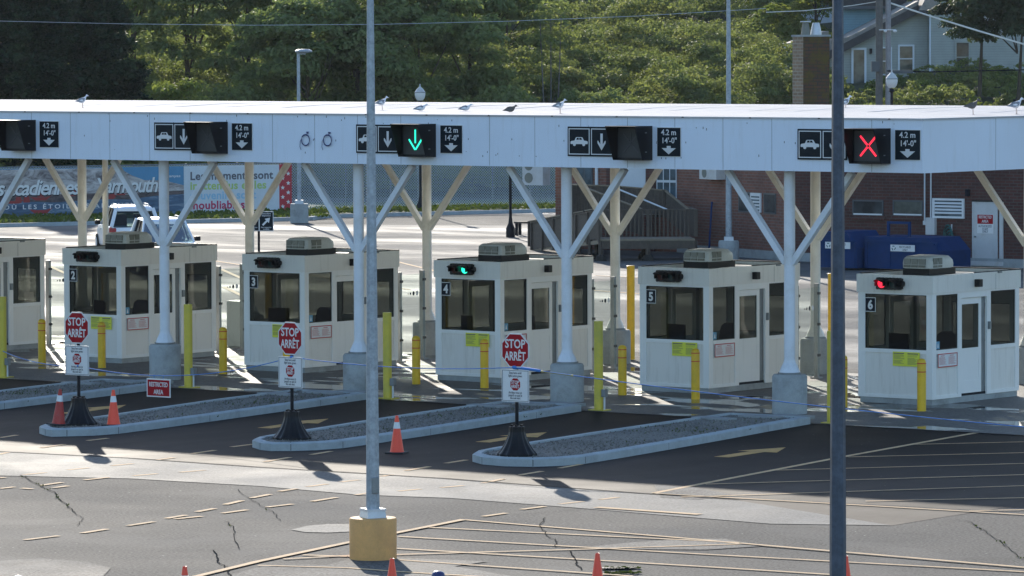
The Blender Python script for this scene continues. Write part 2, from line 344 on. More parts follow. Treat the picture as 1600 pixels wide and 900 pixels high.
# ------------------------------------------------------------------ mesh builder
class MB:
    def __init__(s): s.v = []; s.f = []; s.m = []; s.g = []
    def add(s, vs, fs, mi=0):
        o = len(s.v); s.g.append((o, len(s.f))); s.v += [tuple(v) for v in vs]
        for f in fs: s.f.append(tuple(i+o for i in f)); s.m.append(mi)
        return s
    def box(s, x0, x1, y0, y1, z0, z1, mi=0, M=None):
        vs = [Vector((x, y, z)) for z in (z0, z1) for y in (y0, y1) for x in (x0, x1)]
        if M is not None: vs = [M @ v for v in vs]
        return s.add(vs, [(0, 2, 3, 1), (4, 5, 7, 6), (0, 1, 5, 4), (2, 6, 7, 3), (0, 4, 6, 2), (1, 3, 7, 5)], mi)
    def tube(s, p, q, r0, r1=None, n=12, mi=0, cap=True, ph=0.0):
        p = Vector(p); q = Vector(q); r1 = r0 if r1 is None else r1
        d = (q-p).normalized(); a = Vector((0, 0, 1)) if abs(d.z) < 0.9 else Vector((1, 0, 0))
        e1 = d.cross(a).normalized(); e2 = d.cross(e1)
        vs = []
        for c, r in ((p, r0), (q, r1)):
            for k in range(n):
                t = 2*PI*k/n + ph; vs.append(c + e1*math.cos(t)*r + e2*math.sin(t)*r)
        fs = [(k, (k+1) % n, n+(k+1) % n, n+k) for k in range(n)]
        if cap: fs += [tuple(range(n))[::-1], tuple(range(n, 2*n))]
        return s.add(vs, fs, mi)
    def path(s, pts, r, n=8, mi=0, closed=False):
        pts = [Vector(p) for p in pts]; L = len(pts); vs = []
        for i, p in enumerate(pts):
            a = pts[(i-1) % L] if (closed or i > 0) else p; b = pts[(i+1) % L] if (closed or i < L-1) else p
            d = (b-a).normalized(); up = Vector((0, 0, 1)) if abs(d.z) < 0.9 else Vector((1, 0, 0))
            e1 = d.cross(up).normalized(); e2 = d.cross(e1)
            vs += [p + e1*math.cos(2*PI*k/n)*r + e2*math.sin(2*PI*k/n)*r for k in range(n)]
        fs = []
        for i in range(L if closed else L-1):
            j = (i+1) % L
            fs += [(i*n+k, i*n+(k+1) % n, j*n+(k+1) % n, j*n+k) for k in range(n)]
        if not closed: fs += [tuple(range(n))[::-1], tuple(range((L-1)*n, L*n))]
        return s.add(vs, fs, mi)
    def lathe(s, prof, c=(0, 0, 0), n=24, mi=0, sx=1, sy=1, ribs=0, ribamt=0.0):
        vs = []; c = Vector(c)
        for (r, z) in prof:
            for k in range(n):
                t = 2*PI*k/n; rr = r*(1 + (ribamt if ribs and (k*ribs//n) % 2 else 0)) if ribs else r
                vs.append(c + Vector((rr*math.cos(t)*sx, rr*math.sin(t)*sy, z)))
        fs = []
        for i in range(len(prof)-1):
            fs += [(i*n+k, i*n+(k+1) % n, (i+1)*n+(k+1) % n, (i+1)*n+k) for k in range(n)]
        fs += [tuple(range(n))[::-1], tuple(range((len(prof)-1)*n, len(prof)*n))]
        return s.add(vs, fs, mi)
    def prism(s, poly, h0, h1, axis='z', mi=0, M=None):
        """extrude a 2D outline; axis z: (x,y); y: (x,z); x: (y,z)"""
        n = len(poly); vs = []
        for h in (h0, h1):
            for (a, b) in poly:
                v = {'z': (a, b, h), 'y': (a, h, b), 'x': (h, a, b)}[axis]
                vs.append(M @ Vector(v) if M is not None else Vector(v))
        fs = [tuple(range(n))[::-1], tuple(range(n, 2*n))] + [(k, (k+1) % n, n+(k+1) % n, n+k) for k in range(n)]
        return s.add(vs, fs, mi)
    def poly(s, pts, mi=0): return s.add(pts, [tuple(range(len(pts)))], mi)
    def ellipsoid(s, c, r, n=14, m=8, mi=0):
        prof = [(math.sin(PI*i/m), -math.cos(PI*i/m)) for i in range(m+1)]
        prof = [(max(a, 0.002), b) for a, b in prof]
        vs = []; c = Vector(c)
        for (a, b) in prof:
            for k in range(n):
                t = 2*PI*k/n; vs.append(c + Vector((a*math.cos(t)*r[0], a*math.sin(t)*r[1], b*r[2])))
        fs = []
        for i in range(m): fs += [(i*n+k, i*n+(k+1) % n, (i+1)*n+(k+1) % n, (i+1)*n+k) for k in range(n)]
        fs += [tuple(range(n))[::-1], tuple(range(m*n, (m+1)*n))]
        return s.add(vs, fs, mi)
    def obj_each(s, name, mats, parent=None, **k):
        """one object per added piece"""
        out = []
        for i, (v0, f0) in enumerate(s.g):
            v1, f1 = s.g[i+1] if i+1 < len(s.g) else (len(s.v), len(s.f))
            m = MB(); m.add(s.v[v0:v1], [tuple(q-v0 for q in f) for f in s.f[f0:f1]]); out.append(m.obj(name, mats, parent, **k))
        return out
    def obj(s, name, mats, parent=None, smooth=False, bevel=0, loc=None, rot=None, recalc=True):
        me = bpy.data.meshes.new(name); me.from_pydata(s.v, [], s.f)
        if isinstance(mats, str): mats = [mats]
        for m in mats: me.materials.append(MATS[m])
        me.polygons.foreach_set('material_index', s.m)
        if recalc:
            import bmesh
            bm = bmesh.new(); bm.from_mesh(me); bmesh.ops.recalc_face_normals(bm, faces=bm.faces); bm.to_mesh(me); bm.free()
        if smooth:
            me.polygons.foreach_set('use_smooth', [True]*len(me.polygons))
            try: me.set_sharp_from_angle(angle=R(42))
            except Exception: pass
        o = bpy.data.objects.new(name, me); COL.objects.link(o)
        if bevel:
            b = o.modifiers.new('bevel', 'BEVEL'); b.width = bevel; b.segments = 2; b.limit_method = 'ANGLE'
        if parent is not None: o.parent = parent
        if loc is not None: o.location = loc
        if rot is not None: o.rotation_euler = rot
        return o

def tag(o, label=None, cat=None, group=None, kind=None):
    if label: o['label'] = label
    if cat: o['category'] = cat
    if group: o['group'] = group
    if kind: o['kind'] = kind
    return o
def thing(name, label, cat, loc=(0, 0, 0), rz=0.0, group=None):
    o = bpy.data.objects.new(name, None); o.empty_display_size = 0.2; COL.objects.link(o)
    o.location = loc; o.rotation_euler = (0, 0, rz); return tag(o, label, cat, group)
def copy_tree(o, parent=None):
    c = o.copy(); COL.objects.link(c); c.parent = parent
    for ch in [x for x in bpy.data.objects if x.parent == o]: copy_tree(ch, c)
    return c
_tcache = {}
def text_mesh(txt, size, bold=0.0, xs=1.0, shear=0.0, mat='sign_white', align='CENTER', spacing=1.0, thick=0.0015):
    key = (txt, size, bold, xs, shear, mat, align, spacing)
    if key in _tcache: return _tcache[key]
    cu = bpy.data.curves.new('t', 'FONT'); cu.body = txt; cu.size = size; cu.offset = bold*size; cu.shear = shear
    cu.align_x = align; cu.space_character = spacing; cu.fill_mode = 'BOTH'; cu.extrude = thick; cu.resolution_u = 3
    to = bpy.data.objects.new('t', cu); COL.objects.link(to)
    bpy.context.view_layer.update()
    me = bpy.data.meshes.new_from_object(to.evaluated_get(bpy.context.evaluated_depsgraph_get()))
    bpy.data.objects.remove(to); bpy.data.curves.remove(cu)
    for v in me.vertices: v.co.x *= xs
    me.materials.clear(); me.materials.append(MATS[mat]); me.name = 'lettering'
    _tcache[key] = me; return me
def text(txt, size, parent, loc, rz=0.0, name='lettering', **k):
    o = bpy.data.objects.new(name, text_mesh(txt, size, **k)); COL.objects.link(o); o.parent = parent
    o.location = loc; o.rotation_euler = (PI/2, 0, rz); return o
def join_text(lines, parent, loc, rz=0.0, name='lettering', mat='sign_white'):
    """several lines of one panel as one mesh: (txt, size, x, z, bold, xs)"""
    vs, fs = [], []
    for (t, sz, x, z, bo, xs) in lines:
        me = text_mesh(t, sz, bold=bo, xs=xs, mat=mat); o = len(vs)
        vs += [(v.co.x+x, v.co.y+z, v.co.z) for v in me.vertices]
        fs += [tuple(i+o for i in p.vertices) for p in me.polygons]
    me = bpy.data.meshes.new(name); me.from_pydata(vs, [], fs); me.materials.append(MATS[mat])
    o = bpy.data.objects.new(name, me); COL.objects.link(o); o.parent = parent
    o.location = loc; o.rotation_euler = (PI/2, 0, rz); return o

paint('screen_unlit', (0.035, 0.037, 0.04), 0.5, 0.1)
paint('led_unlit', (0.06, 0.062, 0.065), 0.6, 0.1)

ground_mat('asphalt_worn', (0.075, 0.071, 0.066), (0.125, 0.118, 0.110), 0.86, 0.8, coarse=0.3, spec=0.1, scale2=20)
# ================================================================== THE SETTING: ground
def sheet(name, pts, z, mat):
    return tag(MB().poly([(p[0], p[1], z) for p in pts]).obj(name, mat, recalc=False), kind='structure')
def up(pts):                        # make outline counter-clockwise
    a = sum(pts[i][0]*pts[(i+1) % len(pts)][1]-pts[(i+1) % len(pts)][0]*pts[i][1] for i in range(len(pts)))
    return pts if a > 0 else pts[::-1]
sheet('ground', up([(-2500, -1200), (1500, -1200), (1500, 2500), (-2500, 2500)]), 0.0, 'asphalt_old')
# smoother asphalt of the lanes, its ragged joint with the old surface following the seam
seam = [G(-80, 733), G(0, 738), G(200, 744), G(400, 757), G(560, 772), G(700, 778), G(900, 795), G(1200, 822), G(1390, 826), G(1480, 812), G(1560, 800), G(1700, 794)]
lane_poly = [(p.x, p.y) for p in seam] + [(40, -1.2), (40, 10), (-45, 10), (-45, -6)]
sheet('road', up(lane_poly), 0.004, 'asphalt_new')
strip = [G(-80, 696), G(200, 712), G(400, 727), G(700, 748), G(1000, 773), G(1150, 785)]
strip2 = [G(1200, 822), G(900, 795), G(700, 778), G(560, 772), G(400, 757), G(200, 744), G(0, 738), G(-80, 733)]
sheet('pavement', up([(p.x, p.y) for p in strip+[G(1390, 826), G(1300, 824)]+strip2]), 0.008, 'asphalt_patch')
sheet('pavement', up([(-45, -1.9), (14.2, -1.9), (9.9, 2.6), (9.9, 10.6), (-45, 10.6)]), 0.020, 'pad_concrete')
sheet('road', up([(-45, 10.6), (30, 10.6), (30, 50), (-20, 75), (-45, 85), (-75, 70), (-110, 60), (-110, 10.6)]), 0.006, 'asphalt_far')
# road beyond the fence
sheet('road', up([VF(-60, 212)[:2], VF(60, 212)[:2], VF(60, 237)[:2], VF(-60, 237)[:2]]), 0.006, 'asphalt_far')

# hill
def hz(lat, D):
    t = max(0.0, D-238.0)
    z = 0.085*t + 0.0006*max(0, t-60)**2
    z += 0.5*math.sin(lat*0.21+D*0.05) * min(1, t/20) + 0.35*math.sin(lat*0.53-D*0.11)*min(1, t/20)
    if lat > 12: z += min(1.0, (lat-12)/8)*0.8*min(1, t/20)
    return max(z, 0.012 if t > 0 else -0.3)
hb = MB(); lats = [l*2.0 for l in range(-45, 46)]; Ds = [236+i*3.0 for i in range(60)]
for D in Ds:
    for l in lats: hb.v.append(tuple(VF(l, D, hz(l, D))))
nl = len(lats)
for i in range(len(Ds)-1):
    for j in range(nl-1):
        hb.f.append((i*nl+j, i*nl+j+1, (i+1)*nl+j+1, (i+1)*nl+j)); hb.m.append(0)
hill = hb.obj('hill', 'hill_soil', smooth=True, recalc=False); tag(hill, kind='structure')

# kerb and verge in front of the boundary fence
FA = G(-70, 339); FB = G(900, 325.5); fdir = Vector((FB.x-FA.x, FB.y-FA.y, 0)); FL = fdir.length; fdir.normalize()
fn = Vector((fdir.y, -fdir.x, 0))     # towards the booths
def FP(s, off=0.0, z=0.0): return Vector((FA.x+fdir.x*s+fn.x*off, FA.y+fdir.y*s+fn.y*off, z))
K0 = -8
sheet('verge', up([FP(K0, 7.5)[:2], FP(13.3, 7.5)[:2], FP(15, 5.2)[:2], FP(FL+6, 3.6)[:2], FP(FL+6, -10)[:2], FP(K0, -10)[:2]]), 0.10, 'grass')
vb = MB(); kp = [FP(K0, 7.6), FP(13.3, 7.6), FP(15, 5.3), FP(FL+6, 3.7)]
for a, b in zip(kp[:-1], kp[1:]):
    d = (b-a).normalized(); n = Vector((d.y, -d.x, 0))*0.2
    vb.prism([(a.x, a.y), (b.x, b.y), (b.x+n.x, b.y+n.y), (a.x+n.x, a.y+n.y)], 0, 0.16)
tag(vb.obj('kerb', 'kerb_concrete'), kind='structure')

for nm_, pts_ in enumerate(([(452,826),(478,820),(510,817.5),(560,818),(580,822),(560,829),(510,831),(475,830)],
        [(920,856),(980,850),(1060,845),(1130,845),(1160,851),(1190,857),(1100,862),(1020,861),(950,859)],
        [(-20,872),(60,868),(130,874),(170,884),(150,905),(-20,905)],
        [(330,905),(400,884),(470,880),(540,884),(620,884),(700,884),(820,905)],
        [(500,884),(560,868),(640,872),(760,878),(700,886),(560,890)],
        [(1020,660+100),(1080,764),(1140,776),(1090,784),(1030,780)])):
    sheet('pavement', up([tuple(G(*q)[:2]) for q in pts_]), 0.0095+0.0003*nm_, 'asphalt_worn' if nm_ else 'asphalt_patch')
# painted lines
def line_px(mb, pts, w, z=0.012):
    P = [G(*p) for p in pts]
    for a, b in zip(P[:-1], P[1:]):
        d = (b-a); d.z = 0; d.normalize(); n = Vector((-d.y, d.x, 0))*w/2
        mb.poly([(q.x, q.y, z) for q in (a-n, b-n, b+n, a+n)])
dash = MB()
DASH = [(62,695,99,690),(135,684.5,167,681),(-2,679,25,675),(242,715.5,270,712),(299,706,334,701),(360,696,394,692),(172,724,206,721),(104,730,137,727),(35,737,70,734),(130,746,168,742),(206,740,244,737),(279,735,319,732),(61,754,95,749.5),(81,758,104,755),(-2,758.5,20,756),(31,758,49,759.5),(-4,742,6,741),(-4,705,11,702),(36,839,89,833),(125,829,165,823),(197,818,238,812),(257,807,288,802),(271,808,313,804),(305,797,333,792),(349,786,376,780),(345,799.5,384,794.5),(390,776,420,770.5),(415,790.5,455,786),(485,782,524,776),(434,766,461,762),(477.5,759,509,755),(530,752,559,749),(412,719.5,451,713),(484,709,516,704),(554,772.5,584,768),(594,744,610,741),(620,767,655,764),(632,735,669,729),(694,724,727,719),(687,762,722,759),(752,755.5,784,749),(752,807.5,789,802.5),(811,743,845,737.5),(872,733,906,727),(812,797,849,792.5),(872,789,909,785),(935,782.5,964,779)]
for i, (a, b, c, d) in enumerate(DASH): line_px(dash, [(a, b), (c, d)], 0.12, 0.012+0.0001*(i % 7))
tag(dash.obj('road_marking', 'line_paint', recalc=False), kind='structure')
LINES = [([(1020,773),(1100,758),(1323,717),(1528,681.5),(1640,661)],.15),([(1528,682),(1640,682)],.1),([(1425,700),(1640,696.5)],.1),([(1323,719),(1640,713.5)],.1),([(1206,739),(1640,730.3)],.1),([(1100,760),(1640,747.8)],.1),([(1022,774),(1303,792),(1640,814)],.11),([(1062,780),(1640,765)],.09),([(1350,788.5),(1640,784.5)],.09),([(929,795),(1091,807.5)],.22),
 ([(1153,853),(1640,898)],.13),([(722,812.5),(1100,847),(1153,853)],.12),([(665,824),(1153,851.5)],.11),([(620,838),(1100,869.5),(1640,903)],.11),([(560,853.5),(620,857),(1100,889),(1300,903)],.11),([(470,866),(540,869),(620,866.5),(920,860),(1153,854)],.11),([(620,875),(985,903)],.11),([(400,882),(540,887),(620,893.5),(760,903)],.11),([(285,903),(400,876),(540,847.5),(620,832),(722,812.5)],.15),([(440,872.5),(545,867.5)],.1),([(1512,805),(1640,803)],.09)]
lb = MB()
for i, (pts, wd) in enumerate(LINES): line_px(lb, pts, wd*.88, 0.0135+0.0007*(i % 11))
tag(lb.obj('road_marking', 'line_paint', recalc=False), kind='structure')
fm = MB()
for q in ([(346,418),(390,438)],[(350,446),(385,463)],[(620,408),(720,433)],[(330,404),(640,452)],[(75,410),(110,426)],[(925,455),(1010,462)],[(930,432),(1000,436)]): line_px(fm, q, .16, .0145)
tag(fm.obj('road_marking', 'line_paint', recalc=False), kind='structure')
ab = MB()
def arrow(mb, tail, tip, z=0.0125, w=0.16, hw=0.42, hl=0.45):
    a, b = G(*tail), G(*tip); d = b-a; d.z = 0; L = d.length; d.normalize(); n = Vector((-d.y, d.x, 0))
    h = b-d*L*hl
    P = [a-n*w, h-n*w, h-n*hw, b, h+n*hw, h+n*w, a+n*w]
    mb.poly([(p.x, p.y, z) for p in P])
for tail, tip in (((1125,717.5),(1226,703)), ((752,691.5),(853,676.5)), ((411,667),(512,653)), ((101,642),(196,629)), ((-120,625),(-40,612))): arrow(ab, tail, tip)
tag(ab.obj('road_marking', 'arrow_paint', recalc=False), kind='structure')

# cracks with weeds, tar seam
cb = MB(); gb = MB()
def crack(pts, w=0.035, weeds=0):
    P = []
    for a, b in zip(pts[:-1], pts[1:]):
        for t in np.linspace(0, 1, 6)[:-1]:
            P.append((a[0]+(b[0]-a[0])*t+random.uniform(-3, 3), a[1]+(b[1]-a[1])*t+random.uniform(-.4, .4)))
    P.append(pts[-1]); line_px(cb, P, w*.33, 0.0165)
    for p in P:
        if random.random() < weeds*.55:
            for _ in range(4):
                c = G(p[0]+random.gauss(0, 2.2), p[1]+random.gauss(0, .8), 0.012); h = random.uniform(.01, .03); a = random.uniform(0, PI)
                dx, dy = math.cos(a)*0.012, math.sin(a)*0.012
                gb.poly([(c.x-dx, c.y-dy, c.z), (c.x+dx, c.y+dy, c.z), (c.x+dx*1.6, c.y+dy, c.z+h), (c.x-dx*.5, c.y-dy, c.z+h*1.1)])
crack([(30,738),(58,752),(80,765),(100,783),(115,797)], .05, .7); crack([(115,797),(126,806),(118,817)], .03, 0)
crack([(350,812),(362,822),(365,840),(371,855)], .04, .8); crack([(330,857),(338,875),(352,885),(356,900)], .06)
crack([(368,762),(400,785),(428,800),(436,812)], .03, .15)
crack([(848,810),(843,823),(852,838),(869,848),(866,856)], .045); crack([(886,862),(895,878),(905,892)], .06, 0)
crack([(800,806),(850,802),(906,799)], .04); crack([(1480,818),(1508,820),(1530,832),(1548,845),(1572,862),(1590,877),(1604,884)], .04, .75)
crack([(0,817.5),(200,817.5),(400,816.5),(560,816)], .02); crack([(0,858),(200,858),(400,856),(540,855)], .025); crack([(620,818),(900,815),(1200,822)], .015)
line_px(cb, [(-50,698),(200,712.5),(400,728),(700,748.5),(1000,773.5),(1153,785)], .06, 0.0158)
tag(cb.obj('road_surface_cracks', 'crack_dark', recalc=False), kind='structure')
dr = MB()
for i in range(11): 
    a = G(943+i*4.6, 890.5); dr.box(a.x-.025, a.x+.025, a.y-.16, a.y+.10, .012, .03)
tag(dr.obj('storm_drain', 'black_paint'), 'dark slotted storm drain with weeds in the foreground asphalt', 'drain')
for k in range(90):
    c = G(random.uniform(940, 997), random.choice((897, 889.3, 896))+random.gauss(0, .6), .012); h = random.uniform(.01, .03); a = random.uniform(0, PI)
    dx, dy = math.cos(a)*.03, math.sin(a)*.03
    gb.poly([(c.x-dx, c.y-dy, c.z), (c.x+dx, c.y+dy, c.z), (c.x+dx*1.6, c.y+dy, c.z+h), (c.x-dx*.5, c.y-dy, c.z+h*1.1)])

# ------------------------------------------------------------------ lane islands
PITCH = 5.7343
OUT = [(5.62,-2.0),(5.95,-5.0),(6.3,-7.6),(6.62,-9.6),(6.88,-11.2),(7.08,-12.0),(7.4,-12.55),(7.9,-12.9),(8.45,-12.98),(8.95,-12.75),(9.25,-12.3),(9.34,-11.7),(9.15,-10.4),(8.8,-8.4),(8.35,-6.0),(7.92,-3.9),(7.55,-1.9)]
def inset(poly, d):
    n = len(poly); o = []
    for i in range(n):
        p, c, q = Vector(poly[i-1]), Vector(poly[i]), Vector(poly[(i+1) % n])
        a = (c-p).normalized(); b = (q-c).normalized(); na = Vector((-a.y, a.x)); nb = Vector((-b.y, b.x))
        m = (na+nb).normalized(); o.append(tuple(c+m*d/max(.4, m.dot(na))))
    return o
def island(k):
    dx = (k-3)*PITCH; dl = (.62, .62, .42, 0)[k]
    o = [(x+dx+(dl*min(1, max(0, (-3.5-y)/6.8)) if i < 8 else (dl*.5 if i == 8 else 0)), y) for i, (x, y) in enumerate(OUT)]; i_ = inset(o, 0.16); o2 = inset(o, 0.03)
    b = MB(); n = len(o)
    vs = [(x, y, 0) for x, y in o]+[(x, y, .135) for x, y in o]+[(x, y, .16) for x, y in o2]+[(x, y, .16) for x, y in i_]+[(x, y, .10) for x, y in i_]
    fs = []
    for l in range(4): fs += [(l*n+j, l*n+(j+1) % n, (l+1)*n+(j+1) % n, (l+1)*n+j) for j in range(n)]
    b.add(vs, fs)
    e = thing('lane_island', ['far left', 'second', 'third', 'nearest'][k] + ' gravel island ' + ['beside the booth at the picture edge', 'carrying a stop sign between two cones', 'carrying the middle stop sign', 'carrying the right hand stop sign'][k], 'traffic island', (0, 0, 0), 0, 'kerbed gravel islands between the lanes')
    b.obj('kerb', 'kerb_concrete', e, smooth=True)
    MB().poly([(x, y, .125) for x, y in i_]).obj('gravel_bed', 'gravel', e, recalc=False)
    j = MB()                                   # joints in the kerb
    for q in range(1, n-1, 2):
        a, c = Vector(o[q]), Vector(i_[q]); d = (c-a).normalized(); t = Vector((-d.y, d.x))*.006
        j.poly([(p.x, p.y, .1615) for p in (a-t+d*.02, a+t+d*.02, c+t, c-t)])
        j.poly([(a.x-t.x-d.x*.002, a.y-t.y-d.y*.002, 0.01), (a.x+t.x-d.x*.002, a.y+t.y-d.y*.002, 0.01), (a.x+t.x-d.x*.002, a.y+t.y-d.y*.002, .133), (a.x-t.x-d.x*.002, a.y-t.y-d.y*.002, .133)])
    j.obj('joint', 'crack_dark', e, recalc=False)
    s = MB(); 
    for (sx, sy) in ((6.25, -3.1), (6.75, -2.2), (7.2, -1.75)):
        s.box(dx+sx-.55, dx+sx+.35, sy-.3, sy+.02, .10, .165)
    s.obj_each('paving_slab', 'gravel_slab', e, bevel=.01)
    # pebbles and weeds on the bed
    pb = MB(); r = random.Random(k)
    for _ in range(1500):
        t = r.random(); yy = -12.7+t*10.6
        xl = np.interp(yy, [p[1] for p in reversed(OUT[:8])], [p[0] for p in reversed(OUT[:8])])+.2+dl*min(1, max(0, (-3.5-yy)/6.8))
        xr = np.interp(yy, [p[1] for p in OUT[9:]], [p[0] for p in OUT[9:]])-.2
        xx = r.uniform(xl, xr)+dx; s_ = r.uniform(.012, .032); a = r.uniform(0, PI)
        pb.add([(xx+math.cos(a)*s_, yy+math.sin(a)*s_, .125), (xx-math.sin(a)*s_, yy+math.cos(a)*s_, .125), (xx-math.cos(a)*s_, yy-math.sin(a)*s_, .125), (xx+math.sin(a)*s_, yy-math.cos(a)*s_, .125), (xx, yy, .125+s_*1.1)], [(0, 1, 4), (1, 2, 4), (2, 3, 4), (3, 0, 4)])
    tag(pb.obj('pebbles', 'gravel', e), kind='stuff')
    for (cx, cy, n_) in ((7.4+r.uniform(-.3, .3), -5.0+r.uniform(-1, 1), 70), (6.6, -5.8, 18), (7.0, -3.4, 22), (8.3, -9+r.uniform(-1, 1), 14)):
        for _ in range(n_):
            x, y = cx+dx+r.gauss(0, .32), cy+r.gauss(0, .5); h = r.uniform(.015, .05); a = r.uniform(0, PI)
            gb.poly([(x-math.cos(a)*.02, y-math.sin(a)*.02, .125), (x+math.cos(a)*.02, y+math.sin(a)*.02, .125), (x+math.cos(a)*.03, y, .125+h)])
for k in range(4): island(k)
tag(gb.obj('weeds', 'leaf_weed', recalc=False), kind='stuff')

# ================================================================== CANOPY
CX0, CX1, CY0, CY1, CZ0, CZ1 = -34.0, 9.3, -0.5, 11.6, 5.0, 6.08
can = thing('toll_canopy', 'long white flat roofed canopy on braced columns over the booths', 'canopy', (0, 0, 0))
b = MB(); t = 0.06
b.box(CX0, CX1, CY0, CY0+t, CZ0, CZ1); b.box(CX0, CX1, CY1-t, CY1, CZ0, CZ1)
b.box(CX1-t, CX1, CY0+t, CY1-t, CZ0, CZ1); b.box(CX0, CX0+t, CY0+t, CY1-t, CZ0, CZ1)
fas = b.obj('fascia', 'fascia_white', can)
b = MB(); prof = [(CY0-.03, 6.06), (CY0-.03, 6.092), (5.4, 6.094), (5.9, 6.10), (7.2, 6.15), (9.0, 6.165), (CY1+.02, 6.158), (CY1+.02, 6.06)]
b.prism(prof, CX0-.02, CX1+.03, axis='x'); 
for k in range(26):      # lapped, wrinkled sheets along the raised strip
    x = CX0+1.2+k*1.66+random.uniform(-.3, .3)
    b.path([(x, 5.7, 6.09), (x+.10, 7.2, 6.146), (x+.35, 9.0, 6.158)], random.uniform(.005, .014), n=5)
roofo = b.obj('roof', 'roof_white', can)
MB().box(CX0+t, CX1-t, CY0+t, CY1-t, CZ0+.05, CZ0+.12).obj('soffit', 'post_cream', can)
b = MB(); xs = CX0+0.6
while xs < CX1-.2:
    b.box(xs, xs+.008, CY0-.003, CY0-.0005, CZ0+.01, CZ1-.01); xs += random.choice((1.22, 2.44, 1.22, 1.22))
b.box(CX1+.0005, CX1+.003, 2.2, 2.208, CZ0+.01, CZ1-.01); b.box(CX1+.0005, CX1+.003, 4.6, 4.608, CZ0+.01, CZ1-.01)
b.obj('panel_seam', 'steel_grey', can)
b = MB()
for k in range(70):
    x = random.uniform(-20, 9); z = random.choice((6.04, 5.6, 5.3, 5.9))+random.uniform(-.08, .03); h = random.uniform(.01, .05)
    b.box(x, x+.012, CY0-.005, CY0-.001, z-h, z)
tag(b.obj('rust_spot', 'crack_dark', can), kind='stuff')
b = MB()
for k in range(26): b.box(CX0+k*1.7, CX0+k*1.7+.05, CY0-.035, CY0-.03, 6.065, 6.085)
b.obj_each('roof_clip', 'crack_dark', can)

def column(x, y, mat, front):
    zb = 0.82
    c = MB().tube((x, y, zb+.02), (x, y, CZ0+.05), .115, n=20).obj('column', mat, can, smooth=True)
    fl = MB(); fl.lathe([(.24, zb), (.24, zb+.045)], (x, y, 0), 20)
    fl.obj('base_plate', 'steel_grey', c, smooth=True)
    g = MB(); g.lathe([(.215, zb+.045), (.19, zb+.12), (.13, zb+.24), (.117, zb+.30)], (x, y, 0), 12); g.obj('base_gusset', mat, c)
    for s in (-1, 1):
        d = Vector((s*1.50, 0, CZ0+.05-3.13)).normalized(); q = d.cross(Vector((0, 1, 0))).normalized()
        st = MB(); w_ = .062; p0 = Vector((x+s*.08, y, 3.10)); p1 = p0+d*2.38
        vs = [p+q*a*w_+Vector((0, b_*w_, 0)) for p in (p0, p1) for a, b_ in ((-1, -1), (1, -1), (1, 1), (-1, 1))]
        st.add(vs, [(0, 1, 2, 3), (7, 6, 5, 4), (0, 4, 5, 1), (1, 5, 6, 2), (2, 6, 7, 3), (3, 7, 4, 0)])
        st.obj('brace', mat, c)
for k in range(-3, 2): column(k*PITCH, 0, 'post_white', True)
for k in range(-4, 3): column(-6.34+k*PITCH, 10.2, 'post_cream', False)
MB().tube((-23.05, 10.55, 0.02), (-23.05, 10.55, CZ0+.05), .075, n=14).obj('drainpipe', 'post_cream', can, smooth=True)

# pedestals under the columns
def pedestal():
    e = MB().lathe([(.36, 0), (.36, .76), (.33, .80), (.05, .815)], (0, 0, 0), 28).obj('concrete_pedestal', 'concrete', smooth=True); return e
ped = pedestal(); first = True
PN = {-3: 'just outside the left edge', -2: 'beside the booth with number 2', -1: 'beside the booth with number 3', 0: 'beside the booth with number 4', 1: 'beside the booth with number 5'}
for k in range(-3, 2):
    o = ped if first else ped.copy()
    if not first: COL.objects.link(o)
    first = False; o.location = (k*PITCH, 0, .02)
    tag(o, 'round grey concrete pedestal under the front canopy column ' + PN[k], 'pedestal', 'concrete pedestals under the canopy columns')
for k in range(-4, 3):
    o = ped.copy(); COL.objects.link(o); o.location = (-6.34+k*PITCH, 10.2, .02)
    tag(o, 'round concrete pedestal under the cream rear column %s' % ['far left', 'behind the left edge booth', 'behind booth 2', 'seen between booths 3 and 4', 'seen between booths 4 and 5', 'seen between booths 5 and 6', 'behind booth 6'][k+4], 'pedestal', 'concrete pedestals under the canopy columns')

